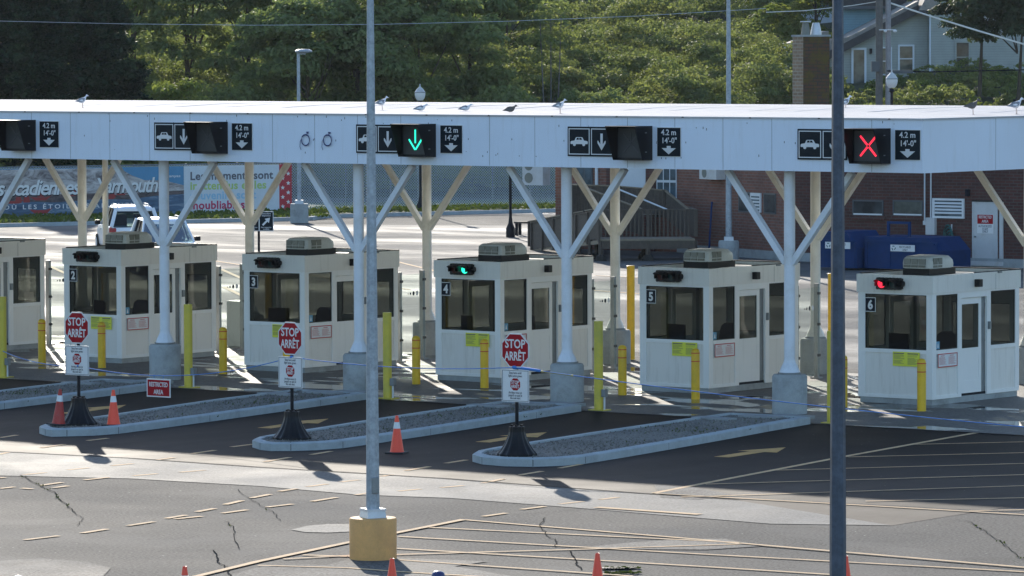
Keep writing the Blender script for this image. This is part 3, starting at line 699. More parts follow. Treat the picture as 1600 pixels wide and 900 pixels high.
# ------------------------------------------------------------------ signs on the fascia
def plate(name, x0, x1, z0, z1, mat, parent, y=0.0, th=.02, border=None):
    o = MB().box(x0, x1, y-th, y, z0, z1).obj(name, mat, parent, recalc=True); return o
def frame_px(mb, x0, x1, z0, z1, w, y):
    mb.box(x0, x1, y-.003, y, z0, z0+w); mb.box(x0, x1, y-.003, y, z1-w, z1)
    mb.box(x0, x0+w, y-.003, y, z0+w, z1-w); mb.box(x1-w, x1, y-.003, y, z0+w, z1-w)
YF = CY0-.004
def lane_sign(x0, nm):
    e = thing('lane_sign', 'dark car and arrow sign on the fascia ' + nm, 'sign', (x0, YF, 5.24), 0, 'car and arrow signs on the fascia')
    MB().box(0, 1.2, -.03, 0, 0, .62).obj('sign_board', 'sign_dark', e)
    f = MB(); frame_px(f, .03, .58, .035, .585, .02, -.031); frame_px(f, .62, 1.17, .035, .585, .02, -.031)
    f.obj('border', 'sign_white', e)
    c = MB(); y0, y1 = -.036, -.031
    body = [(.09,.255),(.52,.255),(.53,.265),(.53,.305),(.51,.32),(.435,.33),(.395,.39),(.38,.40),(.235,.40),(.22,.39),(.185,.33),(.10,.318),(.08,.30),(.08,.265)]
    c.prism(body, y0, y1, axis='y'); c.obj('car_symbol', 'sign_white', e)
    d = MB(); d.prism([(.235,.345),(.30,.345),(.30,.385),(.25,.385)], y0-.003, y0-.0005, axis='y'); d.prism([(.315,.345),(.385,.345),(.365,.385),(.315,.385)], y0-.003, y0-.0005, axis='y')
    d.obj_each('window_symbol', 'sign_dark', e)
    wv = MB()
    for cx in (.185, .43): wv.tube((cx, y0-.004, .25), (cx, y0+.001, .25), .038, n=14)
    wv.obj_each('wheel_symbol', 'sign_white', e)
    a = MB(); cx = .895
    a.prism([(cx-.03,.48),(cx+.03,.48),(cx+.03,.25),(cx+.09,.33),(cx+.105,.33),(cx+.105,.28),(cx,.13),(cx-.105,.28),(cx-.105,.33),(cx-.09,.33),(cx-.03,.25)], y0, y1, axis='y'); a.obj('arrow_symbol', 'sign_white', e)
for x0, nm in ((-11.27, 'above booth 2'), (-5.35, 'half hidden by the left lamp pole'), (.44, 'above booth 5'), (6.30, 'half hidden by the right lamp pole'), (-17.1, 'at the left edge')): lane_sign(x0, nm)
def led_box(x1, nm, state):
    e = thing('lane_signal', nm, 'lane signal', (x1-.77, YF, 5.18), 0, 'hooded lane signals on the fascia'); W_, H_ = .77, .71
    b = MB(); b.box(0.012, W_-.012, -.22, 0, .012, H_-.012); b.obj('housing', 'black_plastic', e)
    h = MB(); dt, db = -.62, -.34
    h.prism([(0, 0), (db, 0), (dt, H_), (0, H_)], 0, .012, axis='x'); h.prism([(0, 0), (db, 0), (dt, H_), (0, H_)], W_-.012, W_, axis='x')
    h.box(.012, W_-.012, dt, 0, H_-.012, H_-.0005); h.box(.012, W_-.012, db, 0, 0.0005, .012); h.obj('hood', 'black_plastic', e)
    s = MB().box(.05, W_-.05, -.226, -.221, .05, H_-.05).obj('screen', 'screen_unlit', e)
    yb0, yb1 = -.236, -.2275; cx, cz = W_/2, H_/2
    def bar(mb, p, q, w_):
        p = Vector((p[0], 0, p[1])); q = Vector((q[0], 0, q[1])); d = (q-p).normalized(); n = Vector((-d.z, 0, d.x))*w_/2
        mb.prism([((p-n).x, (p-n).z), ((q-n).x, (q-n).z), ((q+n).x, (q+n).z), ((p+n).x, (p+n).z)], yb0, yb1, axis='y')
    sy = MB()
    if state == 'green':
        bar(sy, (cx, cz+.23), (cx, cz-.06), .034); bar(sy, (cx-.175, cz+.02), (cx-.006, cz-.20), .034); bar(sy, (cx+.175, cz+.02), (cx+.006, cz-.20), .034); sy.obj('arrow_light', 'led_green', e)
    elif state == 'red':
        for sx in (-1, 1):
            for sz in (-1, 1): bar(sy, (cx+sx*.02, cz+sz*.02), (cx+sx*.19, cz+sz*.20), .036)
        sy.obj('cross_light', 'led_red', e)
    else:
        for sx in (-1, 1):
            for sz in (-1, 1): bar(sy, (cx+sx*.02, cz+sz*.02), (cx+sx*.19, cz+sz*.20), .03)
        bar(sy, (cx, cz+.23), (cx, cz-.06), .02)
        sy.obj('unlit_symbol', 'led_unlit', e)
    c = MB()
    for z in (.16, .56): c.box(W_, W_+.006, -.26, -.20, z, z+.022)
    c.obj_each('latch', 'steel_grey', e)
for x1, nm, st in ((-14.96, 'unlit black hooded lane signal at the left edge', 'off'), (-9.09, 'unlit black hooded lane signal above booth 2', 'off'), (-3.14, 'black hooded lane signal showing a green down arrow', 'green'), (2.63, 'unlit black hooded lane signal above booth 5', 'off'), (8.54, 'black hooded lane signal showing a red cross', 'red')): led_box(x1, nm, st)
def clearance(x0, nm):
    e = thing('clearance_sign', 'dark 4.2 m height limit sign ' + nm, 'sign', (x0, YF, 5.265), 0, 'height limit signs on the fascia')
    MB().box(-.012, .602, -.016, 0, -.012, .602).obj('border', 'sign_white', e)
    MB().box(0, .59, -.022, -.0165, 0, .59).obj('sign_board', 'sign_dark', e)
    join_text([('4.2 m', .165, .295, .440, .013, 1.04), ("14'-0\"", .165, .305, .272, .013, 1.02)], e, (0, -.0245, 0))
    a = MB(); a.prism([(.245,.215),(.345,.215),(.345,.17),(.475,.17),(.295,.04),(.115,.17),(.245,.17)], -.027, -.0225, axis='y'); a.obj('arrow_symbol', 'sign_white', e)
for x0, nm in ((-14.82, 'at the left end of the canopy'), (-8.95, 'above the gap between booths 2 and 3'), (-3.0, 'right of the green arrow signal'), (2.77, 'above booth 5'), (8.66, 'right of the red cross signal')): clearance(x0, nm)
for cx, nm in ((-6.80, 'left'), (-6.17, 'right')):
    r = MB(); pts = [(cx+.115*math.cos(t), CY0-.03, 5.51+.12*math.sin(t)) for t in np.linspace(0, 2*PI, 25)[:-1]]
    r.path(pts, .010, closed=True); r.path([(p[0]+.01, p[1]-.012, p[2]-.01) for p in pts], .008, closed=True)
    r.path([(cx+.05, CY0-.02, 5.66), (cx+.03, CY0-.03, 5.62), (cx-.07, CY0-.03, 5.60), (cx-.15, CY0-.03, 5.48), (cx-.16, CY0-.03, 5.36), (cx-.13, CY0-.03, 5.29)], .006)
    r.box(cx+.03, cx+.07, CY0-.04, CY0-.005, 5.65, 5.69)
    tag(r.obj('cable_coil', 'cap_blue', smooth=True), '%s one of two dark blue cable loops hanging on the fascia' % nm, 'cable', 'cable loops on the fascia')
# ================================================================== BOOTHS
W2, D2 = .93, 1.70; H0, HS, HW, HF, HT = .12, 1.13, 2.30, 2.33, 2.71
ZP = .02
def booth():
    e = thing('inspection_booth', '', 'booth', (0, 0, ZP), 0, 'white inspection booths between the lanes')
    MB().box(-W2+.03, W2-.03, -D2+.03, D2-.03, 0, H0+.01).obj('plinth', 'concrete', e)
    MB().box(-W2+.04, W2-.04, -D2+.04, D2-.04, H0+.01, H0+.06).obj('floor', 'dark_interior', e)
    fr = MB(); pn = MB(); gs = []
    def bar(face, u0, u1, z0, z1, t0=0.0, t1=.05, mb=fr):
        # t measured inward from the outer face
        if face == 'f': mb.box(u0, u1, -D2+t0, -D2+t1, z0, z1)
        if face == 'b': mb.box(u0, u1, D2-t1, D2-t0, z0, z1)
        if face == 'r': mb.box(W2-t1, W2-t0, u0, u1, z0, z1)
        if face == 'l': mb.box(-W2+t0, -W2+t1, u0, u1, z0, z1)
    # corner posts
    for sx in (-1, 1):
        for sy in (-1, 1):
            x0, x1 = (W2-.15, W2) if sx > 0 else (-W2, -W2+.17); y0, y1 = (D2-.15, D2) if sy > 0 else (-D2, -D2+.15)
            fr.box(x0, x1, y0, y1, H0, HF)
    def infill(face, a, b, door=False):
        bar(face, a, b, HW, HF); bar(face, a, b, HS-.06, HS+.02, -.004, .05); bar(face, a, b, H0, H0+.07)
        bar(face, a, b, H0+.07, HS-.06, .022, .05, pn)
    def pane(face, a, b, z0=HS+.02, z1=HW):
        g = MB(); bar(face, a, b, z0, z1, .022, .030, g); gs.append(g)
        q = MB();          # thin dark gasket
        for (u0, u1, w0, w1) in ((a, a+.018, z0, z1), (b-.018, b, z0, z1), (a+.018, b-.018, z0, z0+.018), (a+.018, b-.018, z1-.018, z1)): bar(face, u0, u1, w0, w1, .018, .034, q)
        gs[-1] = (g, q)
    infill('f', -W2+.17, W2-.15); pane('f', -W2+.17, W2-.15)
    infill('b', -W2+.17, W2-.15); pane('b', -W2+.17, -.20, z1=1.98); pane('b', .02, W2-.15, z1=1.98); bar('b', -.20, .02, HS, 1.98); bar('b', -W2+.17, W2-.15, 1.98, HW)
    for face in ('r', 'l'):
        infill(face, -D2+.15, -.72); pane(face, -D2+.15, -.72)
        bar(face, -.72, -.58, H0, HF)                      # post before the door
        bar(face, -.58, .42, HW-.10, HF)                   # door head
        bar(face, .42, .57, H0, HF)
        infill(face, .57, D2-.15); pane(face, .57, D2-.15)
    fr.obj('frame', 'booth_trim', e); pn.obj_each('wall_panel', 'booth_panel', e)
    for g, q in gs:
        w_ = g.obj('window', 'booth_glass', e); q.obj('gasket', 'black_plastic', w_)
    for sgn in (1, -1):                                   # sliding doors
        X = sgn*(W2-.055); d = MB(); a, c = -.58, .28; z0, z1 = H0+.02, HW-.11
        xs = sorted((X, X-sgn*.035))
        d.box(xs[0], xs[1], a, a+.10, z0, z1); d.box(xs[0], xs[1], c-.10, c, z0, z1)
        d.box(xs[0], xs[1], a+.10, c-.10, z0, z0+.30); d.box(xs[0], xs[1], a+.10, c-.10, HS-.15, HS); d.box(xs[0], xs[1], a+.10, c-.10, z1-.13, z1)
        xi = sorted((X-sgn*.008, X-sgn*.028)); d.box(xi[0], xi[1], a+.10, c-.10, z0+.30, HS-.15)
        do = d.obj('door', 'booth_trim', e)
        MB().box(xi[0], xi[1]-.006, a+.10, c-.10, HS, z1-.13).obj('door_pane', 'booth_glass', do)
        j = sorted((X, X-sgn*.03)); MB().box(j[0], j[1], .285, .415, H0+.02, HW-.101).obj('door_jamb', 'steel_grey', e)
        hx = sorted((W2*sgn+.0, W2*sgn+sgn*.05)); MB().box(hx[0], hx[1], .45, .52, 1.50, 1.66).obj('intercom', 'steel_grey', e)
    k = MB(); k.box(-W2+.051, -W2+.45, -D2+.06, D2-.06, .95, 1.0); k.box(-W2+.45, W2-.051, -D2+.06, -D2+.55, .95, 1.0); k.box(-W2+.06, -W2+.10, -1.5, 1.5, H0+.06, .95)
    k.obj('counter', 'dark_interior', e)
    # fascia band and recessed roof
    o = .025; f = MB()
    f.box(-W2-o, W2+o, -D2-o, -D2+.05, HF, HT); f.box(-W2-o, W2+o, D2-.05, D2+o, HF, HT)
    f.box(-W2-o, -W2+.05, -D2+.05, D2-.05, HF, HT); f.box(W2-.05, W2+o, -D2+.05, D2-.05, HF, HT); f.obj('roof_band', 'booth_panel', e)
    s = MB(); s.box(W2+o+.0005, W2+o+.003, .72, .728, HF, HT-.04); s.box(W2+o+.0005, W2+o+.02, .80, .95, HT-.035, HT+.005); s.obj('band_joint', 'steel_grey', e)
    MB().box(-W2+.05, W2-.05, -D2+.05, D2-.05, HT-.13, HT-.07).obj('roof', 'booth_roofing', e)
    MB().box(-W2+.04, W2-.04, -D2+.04, D2-.04, HF-.02, HF+.02).obj('ceiling', 'booth_panel', e)
    c = MB(); c.box(-W2-o, -W2+.02, -D2+.1, D2+o, HT, HT+.022); c.box(-W2+.02, W2+o, D2-.03, D2+o, HT, HT+.022); c.box(W2-.005, W2+.012, -.1, D2-.03, HT, HT+.02); c.obj('parapet_shade_trim', 'black_paint', e)  # black trim along far edges also stands for the parapet's shaded inside
    # roof air conditioner
    ac = MB()
    secs = [(-.52, .20, .12), (-.46, .335, .275), (-.40, .35, .30), (.10, .36, .325), (.34, .35, .30), (.50, .30, .22), (.57, .22, .10)]
    vs = []; 
    for (y, hw, h) in secs:
        for (a_, b_) in ((-1, .0), (-1.02, .45), (-.96, .85), (-.80, 1.0), (.80, 1.0), (.96, .85), (1.02, .45), (1, .0)): vs.append((a_*hw, y, b_*h))
    fs = []; n = 8
    for i in range(len(secs)-1): fs += [(i*n+j, i*n+(j+1) % n, (i+1)*n+(j+1) % n, (i+1)*n+j) for j in range(n)]
    fs += [tuple(range(n)), tuple(range((len(secs)-1)*n, len(secs)*n))]
    ac.add([(x, y, z+HT+.10) for x, y, z in vs], fs)
    aco = ac.obj('air_conditioner', 'ac_cream', e, smooth=True, loc=(-.05, -.35, (HT+.10)*(1-.84)))
    aco.scale = (1, 1, .84)
    MB().box(-.33, .33, -.48, .55, HT-.07, HT+.105).obj('mounting_box', 'black_plastic', aco)
    g = MB()
    for (x0, x1) in ((-.27, -.11), (-.08, .07), (.10, .26)):
        g.box(x0, x1, -.535, -.5, HT+.20, HT+.345); g.box(x0, x1, -.545, -.51, HT+.13, HT+.185)
    for (y0, y1) in ((-.36, -.20), (-.17, -.02)):
        g.box(.345, .368, y0, y1, HT+.20, HT+.36); g.box(.350, .366, y0, y1, HT+.12, HT+.18)
    g.obj_each('grille', 'ac_grille', aco)
    l = MB()
    for z in np.arange(HT+.215, HT+.34, .028): l.box(-.27, .26, -.541, -.536, z, z+.006)
    l.obj('grille_slats', 'ac_cream', aco)
    # traffic light on the front band
    t = MB(); ty = -D2-o; zc = 2.53
    t.box(-.36, .22, ty-.16, ty-.0, zc-.11, zc+.11); 
    for i in range(7): t.box(-.355+i*.088, -.33+i*.088, ty-.15, ty-.03, zc-.125, zc+.125)
    t.tube((.22, ty-.06, zc), (.27, ty-.06, zc), .06, n=10)
    to = t.obj('traffic_light', 'black_plastic', e)
    for cx, nm in ((-.22, 'lens_off_red'), (.07, 'lens_off_green')):
        b = MB(); b.tube((cx, ty-.166, zc), (cx, ty-.158, zc), .092, n=20); lo = b.obj('lens', nm, to)
        lo.data.materials[0] = MATS[nm]; lo['slot'] = nm
        v = MB(); n_ = 14; vs = []; r_ = .105
        for i in range(n_+1):
            a = R(-25)+R(230)*i/n_; x, z = cx+r_*math.cos(a), zc+r_*math.sin(a)
            dep = .20 if 3 < i < 11 else .12; vs += [(x, ty-.155, z), (x, ty-.155-dep, z-.01)]
        v.add(vs, [(2*i, 2*i+1, 2*i+3, 2*i+2) for i in range(n_)])
        vo = v.obj('visor', 'black_plastic', to); sm = vo.modifiers.new('s', 'SOLIDIFY'); sm.thickness = .008
    MB().box(W2+o, W2+o+.13, -.12, .02, 2.42, 2.58).obj('loudspeaker', 'black_plastic', e, bevel=.012)
    # notices
    y_ = MB().box(-.05, .62, -D2-.012, -D2-.006, .80, 1.10).obj('yellow_notice', 'sign_yellow', e)
    ln = MB(); rr = random.Random(5)
    for c0 in (-.03, .32):
        ln.box(c0, c0+.26, -D2-.0145, -D2-.0125, 1.055, 1.075)
        z = 1.035
        while z > .83:
            ln.box(c0, c0+rr.uniform(.17, .28), -D2-.0145, -D2-.0125, z, z+.006); z -= .017 if rr.random() > .2 else .03
    ln.obj('small_print', 'ink_grey', y_)
    y_ = MB().box(W2+.006, W2+.012, -1.50, -.76, .78, 1.07).obj('red_notice', 'sign_white', e)
    fb = MB(); x0, x1 = W2+.012, W2+.015
    fb.box(x0, x1, -1.50, -.76, .78, .80); fb.box(x0, x1, -1.50, -.76, 1.05, 1.07); fb.box(x0, x1, -1.50, -1.48, .80, 1.05); fb.box(x0, x1, -.78, -.76, .80, 1.05); fb.obj('notice_border', 'ink_red', y_)
    ln = MB()
    for c0 in (-1.45, -1.10):
        ln.box(x0, x1, c0+.05, c0+.2, 1.015, 1.027)
        for i in range(9): ln.box(x0, x1, c0, c0+rr.uniform(.20, .29), .985-i*.018, .990-i*.018)
    ln.obj('small_print', 'ink_red', y_)
    st = MB().box(W2-.018, W2-.014, -1.53, -1.40, 1.17, 1.33).obj('window_sticker', 'sticker_blue', e)
    MB().prism([(-1.49, 1.20), (-1.44, 1.20), (-1.45, 1.26), (-1.465, 1.30), (-1.48, 1.26)], W2-.0135, W2-.0125, axis='x').obj('figure_symbol', 'sign_white', st)
    pl = MB().box(-.745, -.475, -D2-.02, -D2-.006, 1.92, 2.22).obj('number_plate', 'number_plate', e)
    f = MB(); frame_px(f, -.745, -.475, 1.92, 2.22, .012, -D2-.0205); f.obj('plate_border', 'sign_white', pl)
    return e
proto = booth(); booths = {}
BL = {1: 'white inspection booth cut off by the left edge of the picture', 2: 'white inspection booth with number 2 in its window', 3: 'white inspection booth with number 3, behind the middle stop sign',
      4: 'white inspection booth with number 4 and its green light lit', 5: 'white inspection booth with number 5 in its window', 6: 'white inspection booth with number 6 and its red light lit'}
for k in range(1, 7):
    o = proto if k == 1 else copy_tree(proto)
    booths[k] = o
for k, o in booths.items():
    o.location = (.328+PITCH*(k-5), 5.11, ZP); o['label'] = BL[k]
    pl = [c for c in bpy.data.objects if c.parent == o and c.name.startswith('number_plate')][0]
    text(str(k), .26, pl, (-.61, -D2-.022, 1.98), bold=.04, xs=.95)
    tl = [c for c in bpy.data.objects if c.parent == o and c.name.startswith('traffic_light')][0]
    for c in [c for c in bpy.data.objects if c.parent == tl and c.name.startswith('lens')]:
        nm = c['slot']; del c['slot']; c.material_slots[0].link = 'OBJECT'
        if k == 4 and 'green' in nm: nm = 'led_green'
        if k == 6 and 'red' in nm: nm = 'led_red'
        c.material_slots[0].material = MATS[nm]

# office chair and monitor in every booth
def chair():
    e = thing('office_chair', '', 'chair', (0, 0, 0), 0, 'office chairs inside the booths')
    MB().box(-.24, .24, -.24, .24, .52, .60).obj('seat', 'office_dark', e, bevel=.03)
    b = MB(); b.prism([(-.23, .62), (.23, .62), (.25, .95), (.20, 1.20), (.12, 1.27), (-.12, 1.27), (-.20, 1.20), (-.25, .95)], .20, .28, axis='y'); b.obj('backrest', 'office_dark', e, bevel=.02)
    s = MB(); s.tube((0, 0, .1), (0, 0, .52), .03)
    for i in range(5): a = i*2*PI/5; s.tube((0, 0, .12), (.28*math.cos(a), .28*math.sin(a), .05), .025, .018)
    s.obj('base', 'black_plastic', e); return e
def monitor():
    e = thing('computer_monitor', '', 'monitor', (0, 0, 0), 0, 'computer monitors inside the booths')
    b = MB(); b.box(-.27, .27, -.02, .02, .12, .46); b.obj('screen', 'office_dark', e)
    s = MB(); s.box(-.03, .03, .0, .04, .02, .2); s.box(-.12, .12, -.06, .10, 0, .02); s.obj('stand', 'black_plastic', e); return e
c0, m0 = chair(), monitor()
wh = {1: 'the booth at the left edge', 2: 'booth 2', 3: 'booth 3', 4: 'booth 4', 5: 'booth 5', 6: 'booth 6'}
for k in range(1, 7):
    bx = booths[k].location.x
    c = c0 if k == 1 else copy_tree(c0); c.location = (bx+.25+random.uniform(-.1, .15), 5.11-.45+random.uniform(-.2, .3), ZP+H0+.06); c.rotation_euler = (0, 0, random.uniform(-.9, .9)); c['label'] = 'dark office chair seen through the windows of ' + wh[k]
    m = m0 if k == 1 else copy_tree(m0); m.location = (bx-.30+random.uniform(-.05, .25), 5.11-1.30, ZP+1.0); m.rotation_euler = (0, 0, random.uniform(-.5, .6)); m['label'] = 'dark computer monitor on the counter of ' + wh[k]

# ------------------------------------------------------------------ glass wind screens beside each booth
SL = {1: 'between the left edge booth and booth 2', 2: 'between booths 2 and 3', 3: 'between booths 3 and 4', 4: 'between booths 4 and 5', 5: 'between booths 5 and 6'}
for k in range(1, 6):
    bx = booths[k].location.x
    e = thing('glass_screen', 'clear glass wind screen with dots ' + SL[k], 'glass screen', (bx+.35, 5.11+2.45, ZP), .21, 'glass wind screens beside the booths')
    for (x, y) in ((0, .0), (0, 1.2)):
        p = MB(); p.box(x-.05, x+.05, y-.05, y+.05, 0, 2.15); po = p.obj('post', 'steel_grey', e)
        f = MB(); f.box(x-.11, x+.11, y-.11, y+.11, 0, .035)
        f.obj('foot', 'steel_grey', po)
        c = MB(); 
        for z in (.5, 1.2, 1.9): c.box(x+.04, x+.075, y-.06, y+.06, z, z+.06)
        c.obj_each('clamp', 'black_plastic', po)
    g = MB().box(.07, .082, -.02, 1.2, .10, 2.08).obj('glass_pane', 'clear_glass', e)
    d = MB()
    for q, (y, r_) in enumerate(((.30, .018), (.42, .032), (.58, .050))): d.tube((.083, y, 1.62), (.087, y, 1.62), r_, n=14)
    d.obj_each('dot_mark', 'number_plate', g)
    d = MB().tube((.083, .76, 1.62), (.087, .76, 1.62), .06, n=14).obj('dot_mark', 'sign_white', g)

# ------------------------------------------------------------------ bollards
def bollard():
    e = thing('guard_bollard', '', 'bollard', (0, 0, ZP), 0, 'short yellow guard bollards')
    MB().lathe([(.093, 0), (.093, 1.0), (.086, 1.04), (.06, 1.07), (.01, 1.085)], n=24).obj('post', 'yellow_paint', e, smooth=True)
    for z in (.80, .975): MB().lathe([(.0945, z), (.0945, z+.022)], n=24).obj('red_band', 'stripe_red', e, smooth=True)
    return e
bp = bollard(); first = True
for k in range(1, 7):
    for (dx, y, z1, nm) in ((-2.05, 2.1, 0, 'left of '), (-.0, 2.05, 0, 'in front of ')):
        bx = booths[k].location.x + .93
        x = bx-(1.36 if dx < 0 else -.62); 
        if dx < 0 and k == 1: continue
        o = bp if first else copy_tree(bp); first = False
        o.location = (x, y, ZP); o['label'] = 'short yellow bollard with red bands ' + nm + wh[k]
# the left-of positions follow the gap bollards measured in the photo
def tallpost(name, lab, mat, x, y, h, box, grp):
    e = thing(name, lab, 'bollard', (x, y, ZP), 0, grp)
    MB().lathe([(.095, 0), (.095, h), (.085, h+.006), (.01, h+.006)], n=24).obj('post', mat, e, smooth=True)
    if box:
        MB().box(.10, .20, -.05, .06, .28, .44).obj('junction_box', 'steel_grey', e, bevel=.01)
        MB().tube((.15, 0, 0), (.15, 0, .28), .02, n=8).obj('conduit', 'light_metal', e)
        MB().box(-.17, .22, -.14, .14, .0, .02).obj('base_plate', 'lime_yellow_paint', e)
for k, nm in enumerate(('at the left picture edge', 'right of pedestal beside booth 2', 'just right of the left lamp pole', 'right of pedestal beside booth 4', 'touching the right lamp pole')):
    x = (-15.02, -9.33, -3.62, 2.04, 7.86)[k]
    tallpost('yellow_lane_post', 'tall greenish yellow post with small grey box ' + nm, 'lime_yellow_paint', x, -1.6, 1.84, True, 'tall greenish yellow lane posts')
for k in range(1, 6):
    p = G(985, 563, ZP); x = p.x+PITCH*(k-4); y = p.y
    if k == 5: q = G(1299, 583, ZP); x, y = q.x, q.y
    tallpost('yellow_exit_post', 'tall plain yellow post at the lane exit ' + {1: 'seen through booth 2', 2: 'seen through booth 3', 3: 'seen through booth 4', 4: 'just left of booth 5', 5: 'beside the right lamp pole'}[k], 'yellow_paint', x, y, 2.25, False, 'tall plain yellow posts behind the booths')
mb = MB(); 
cab = tag(MB().box(-.25, .25, -.2, .2, 0, 1.15).obj('utility_cabinet', 'ac_cream', bevel=.03), 'small cream cabinet just left of booth 3', 'cabinet'); cab.location = G(373, 538, ZP)

# ------------------------------------------------------------------ stop signs
def octo(r): return [(r*math.cos(PI/8+i*PI/4), r*math.sin(PI/8+i*PI/4)) for i in range(8)]
def stop_sign():
    e = thing('stop_sign', '', 'stop sign', (0, 0, 0), 0, 'stop signs on black cone bases')
    b = MB(); b.lathe([(.37, 0), (.37, .035), (.31, .10), (.235, .21), (.18, .33), (.152, .43), (.15, .52), (.13, .53), (.05, .54)], n=52, ribs=26, ribamt=-.05); bo = b.obj('cone_base', 'black_plastic', e, smooth=False)
    c = MB()
    for i in range(6): a = i*PI/3; c.box(.10*math.cos(a)-.02, .10*math.cos(a)+.02, .10*math.sin(a)-.02, .10*math.sin(a)+.02, .53, .56)
    c.obj_each('base_lug', 'black_plastic', bo)
    MB().tube((0, 0, .5), (0, 0, 2.20), .033, n=12).obj('pole', 'black_paint', e, smooth=True)
    zc = 1.915; o = MB(); R0 = .312/math.cos(PI/8)
    o.prism([(x, z+zc) for x, z in octo(R0)], -.045, -.035, axis='y'); oo = o.obj('octagon', 'sign_white', e)
    f = MB(); f.prism([(x, z+zc) for x, z in octo(R0*.93)], -.048, -.0455, axis='y'); f.obj('red_face', 'sign_red', oo)
    join_text([('STOP', .222, 0, zc+.045, .020, .86), ('ARRÊT', .222, 0, zc-.180, .020, .72)], oo, (0, -.050, 0))
    p = MB().box(-.31, .31, -.045, -.037, .975, 1.565).obj('notice_plate', 'sign_white', e)
    q = MB(); frame_px(q, -.295, .295, .99, 1.55, .008, -.0455); q.obj('plate_border', 'ink_grey', p)
    s = MB(); s.prism([(x, z+1.295) for x, z in octo(.118)], -.049, -.0455, axis='y'); s.obj('small_octagon', 'sign_red', p)
    join_text([('STOP', .085, 0, 1.305, .02, .85), ('ARRÊT', .085, 0, 1.23, .02, .72)], p, (0, -.051, 0))
    join_text([('Stop here until', .062, 0, 1.485, .004, .75), ('light turns green', .062, 0, 1.43, .004, .75), ('Arrêtez-vous ici', .062, 0, 1.125, .004, .75), ("jusqu'à ce que le", .062, 0, 1.075, .004, .75), ('feu soit vert', .062, 0, 1.025, .004, .75)], p, (0, -.047, 0), mat='ink_grey')
    return e
ss = stop_sign()
for i, (px, lab) in enumerate((((122, 661), 'red stop sign standing between two orange cones'), ((455, 686), 'red stop sign left of the grey lamp pole'), ((806, 714), 'red stop sign in front of booth 4'))):
    o = ss if i == 0 else copy_tree(ss); p = G(px[0], px[1]-2.7, .125); o.location = p; o['label'] = lab
    o.rotation_euler = (0, 0, (.03, -.05, .02)[i])
    if i == 0: SIGN = []
    SIGN.append(p)

# ------------------------------------------------------------------ cones
def cone(mat, bandmat):
    e = thing('traffic_cone', '', 'cone', (0, 0, 0), 0, 'traffic cones')
    b = MB(); b.box(-.18, .18, -.18, .18, 0, .03); b.obj('foot', 'rubber', e, bevel=.012)
    MB().lathe([(.135, .03), (.125, .06), (.030, .69), (.026, .705), (.012, .70)], n=24).obj('body', mat, e, smooth=True)
    if bandmat: MB().lathe([(.0665, .466), (.0485, .585)], n=24).obj('reflective_band', bandmat, e, smooth=True)
    return e
ca = cone('cone_orange', 'cone_white'); cw = cone('cone_worn', 'cone_white'); cn = cone('cone_orange', None)
def put(o, p, lab, rz=0.2, tilt=(0, 0)): o.location = p; o.rotation_euler = (tilt[0], tilt[1], rz); o['label'] = lab
put(ca, G(176, 660.5, .125), 'bright orange cone with white band right of the left stop sign')
put(cw, G(90, 658.5, .15), 'faded dark red cone leaning left of the left stop sign', .1, (0, .07))
o = copy_tree(ca); put(o, G(618.5, 707, .004), 'bright orange cone on the lane right of the lamp pole', .35)
o = copy_tree(ca); q = G(285.5, 881, .705); q.z = 0; put(o, q, 'orange cone tip poking up at the bottom left', .3)
put(cn, Vector((*G(609.5, 871, .705)[:2], 0)), 'plain orange cone in front of the ochre lamp base', .2)
o = copy_tree(cn); put(o, Vector((*G(930.5, 865, .705)[:2], 0)), 'plain orange cone by the storm drain at the bottom', .5)
o = copy_tree(cn); put(o, Vector((*G(1318.5, 872, .705)[:2], 0)), 'orange cone mostly hidden behind the right lamp pole', .5)
for i, (x, y, lab) in enumerate(((26, 893.5, 'dark blue domed bollard top at the bottom left corner'), (681.5, 891, 'dark blue domed bollard top at the bottom centre'))):
    q = G(x, y, 1.0); e = thing('blue_bollard', lab, 'bollard', (q.x, q.y, 0), 0, 'dark blue domed bollards')
    MB().lathe([(.075, 0), (.075, .88)], n=20).obj('post', 'cap_blue', e, smooth=True)
    MB().lathe([(.088, .87), (.088, .94), (.075, .975), (.045, .995), (.008, 1.0)], n=20).obj('cap', 'cap_blue', e, smooth=True)

# ------------------------------------------------------------------ rope and hanging sign
def sagline(a, b, sag, n=16):
    return [a.lerp(b, t)-Vector((0, 0, sag*4*t*(1-t))) for t in np.linspace(0, 1, n)]
LP = Vector((-15.02, -1.6, .62)); S1, S2, S3 = [AY(x, y, p.y-.02) for (x, y), p in zip(((122, 567), (455, 555.5), (804, 574)), SIGN)]
rp = MB(); rr_ = .009
left = AY(-60, 541, -1.6)
pts = [left, LP]; pts += sagline(LP, S1, .10)[1:]
LOW = AY(250, 583, S1.y*.6+S2.y*.4); tt = (LOW.x-S1.x)/(S2.x-S1.x)
mid = sagline(S1, S2, (S1.lerp(S2, tt).z-LOW.z)/(4*tt*(1-tt)), 40); pts += mid[1:]; pts += sagline(S2, S3, .10)[1:]
END = AY(1640, 677, S3.y); pts += sagline(S3, END, .06)[1:]
rp.path(pts, rr_, n=6); rope = rp.obj('blue_rope', 'rope_blue', smooth=True); tag(rope, 'long blue rope strung between the stop signs across the lanes', 'rope')
k = MB(); k.ellipsoid(S3+Vector((0, 0, 0)), (.07, .05, .04)); k.path([S3, S3.lerp(END, .02), S3.lerp(END, .05)-Vector((0, 0, .01))], .028, n=7); k.obj('knot', 'rope_blue', rope, smooth=True)
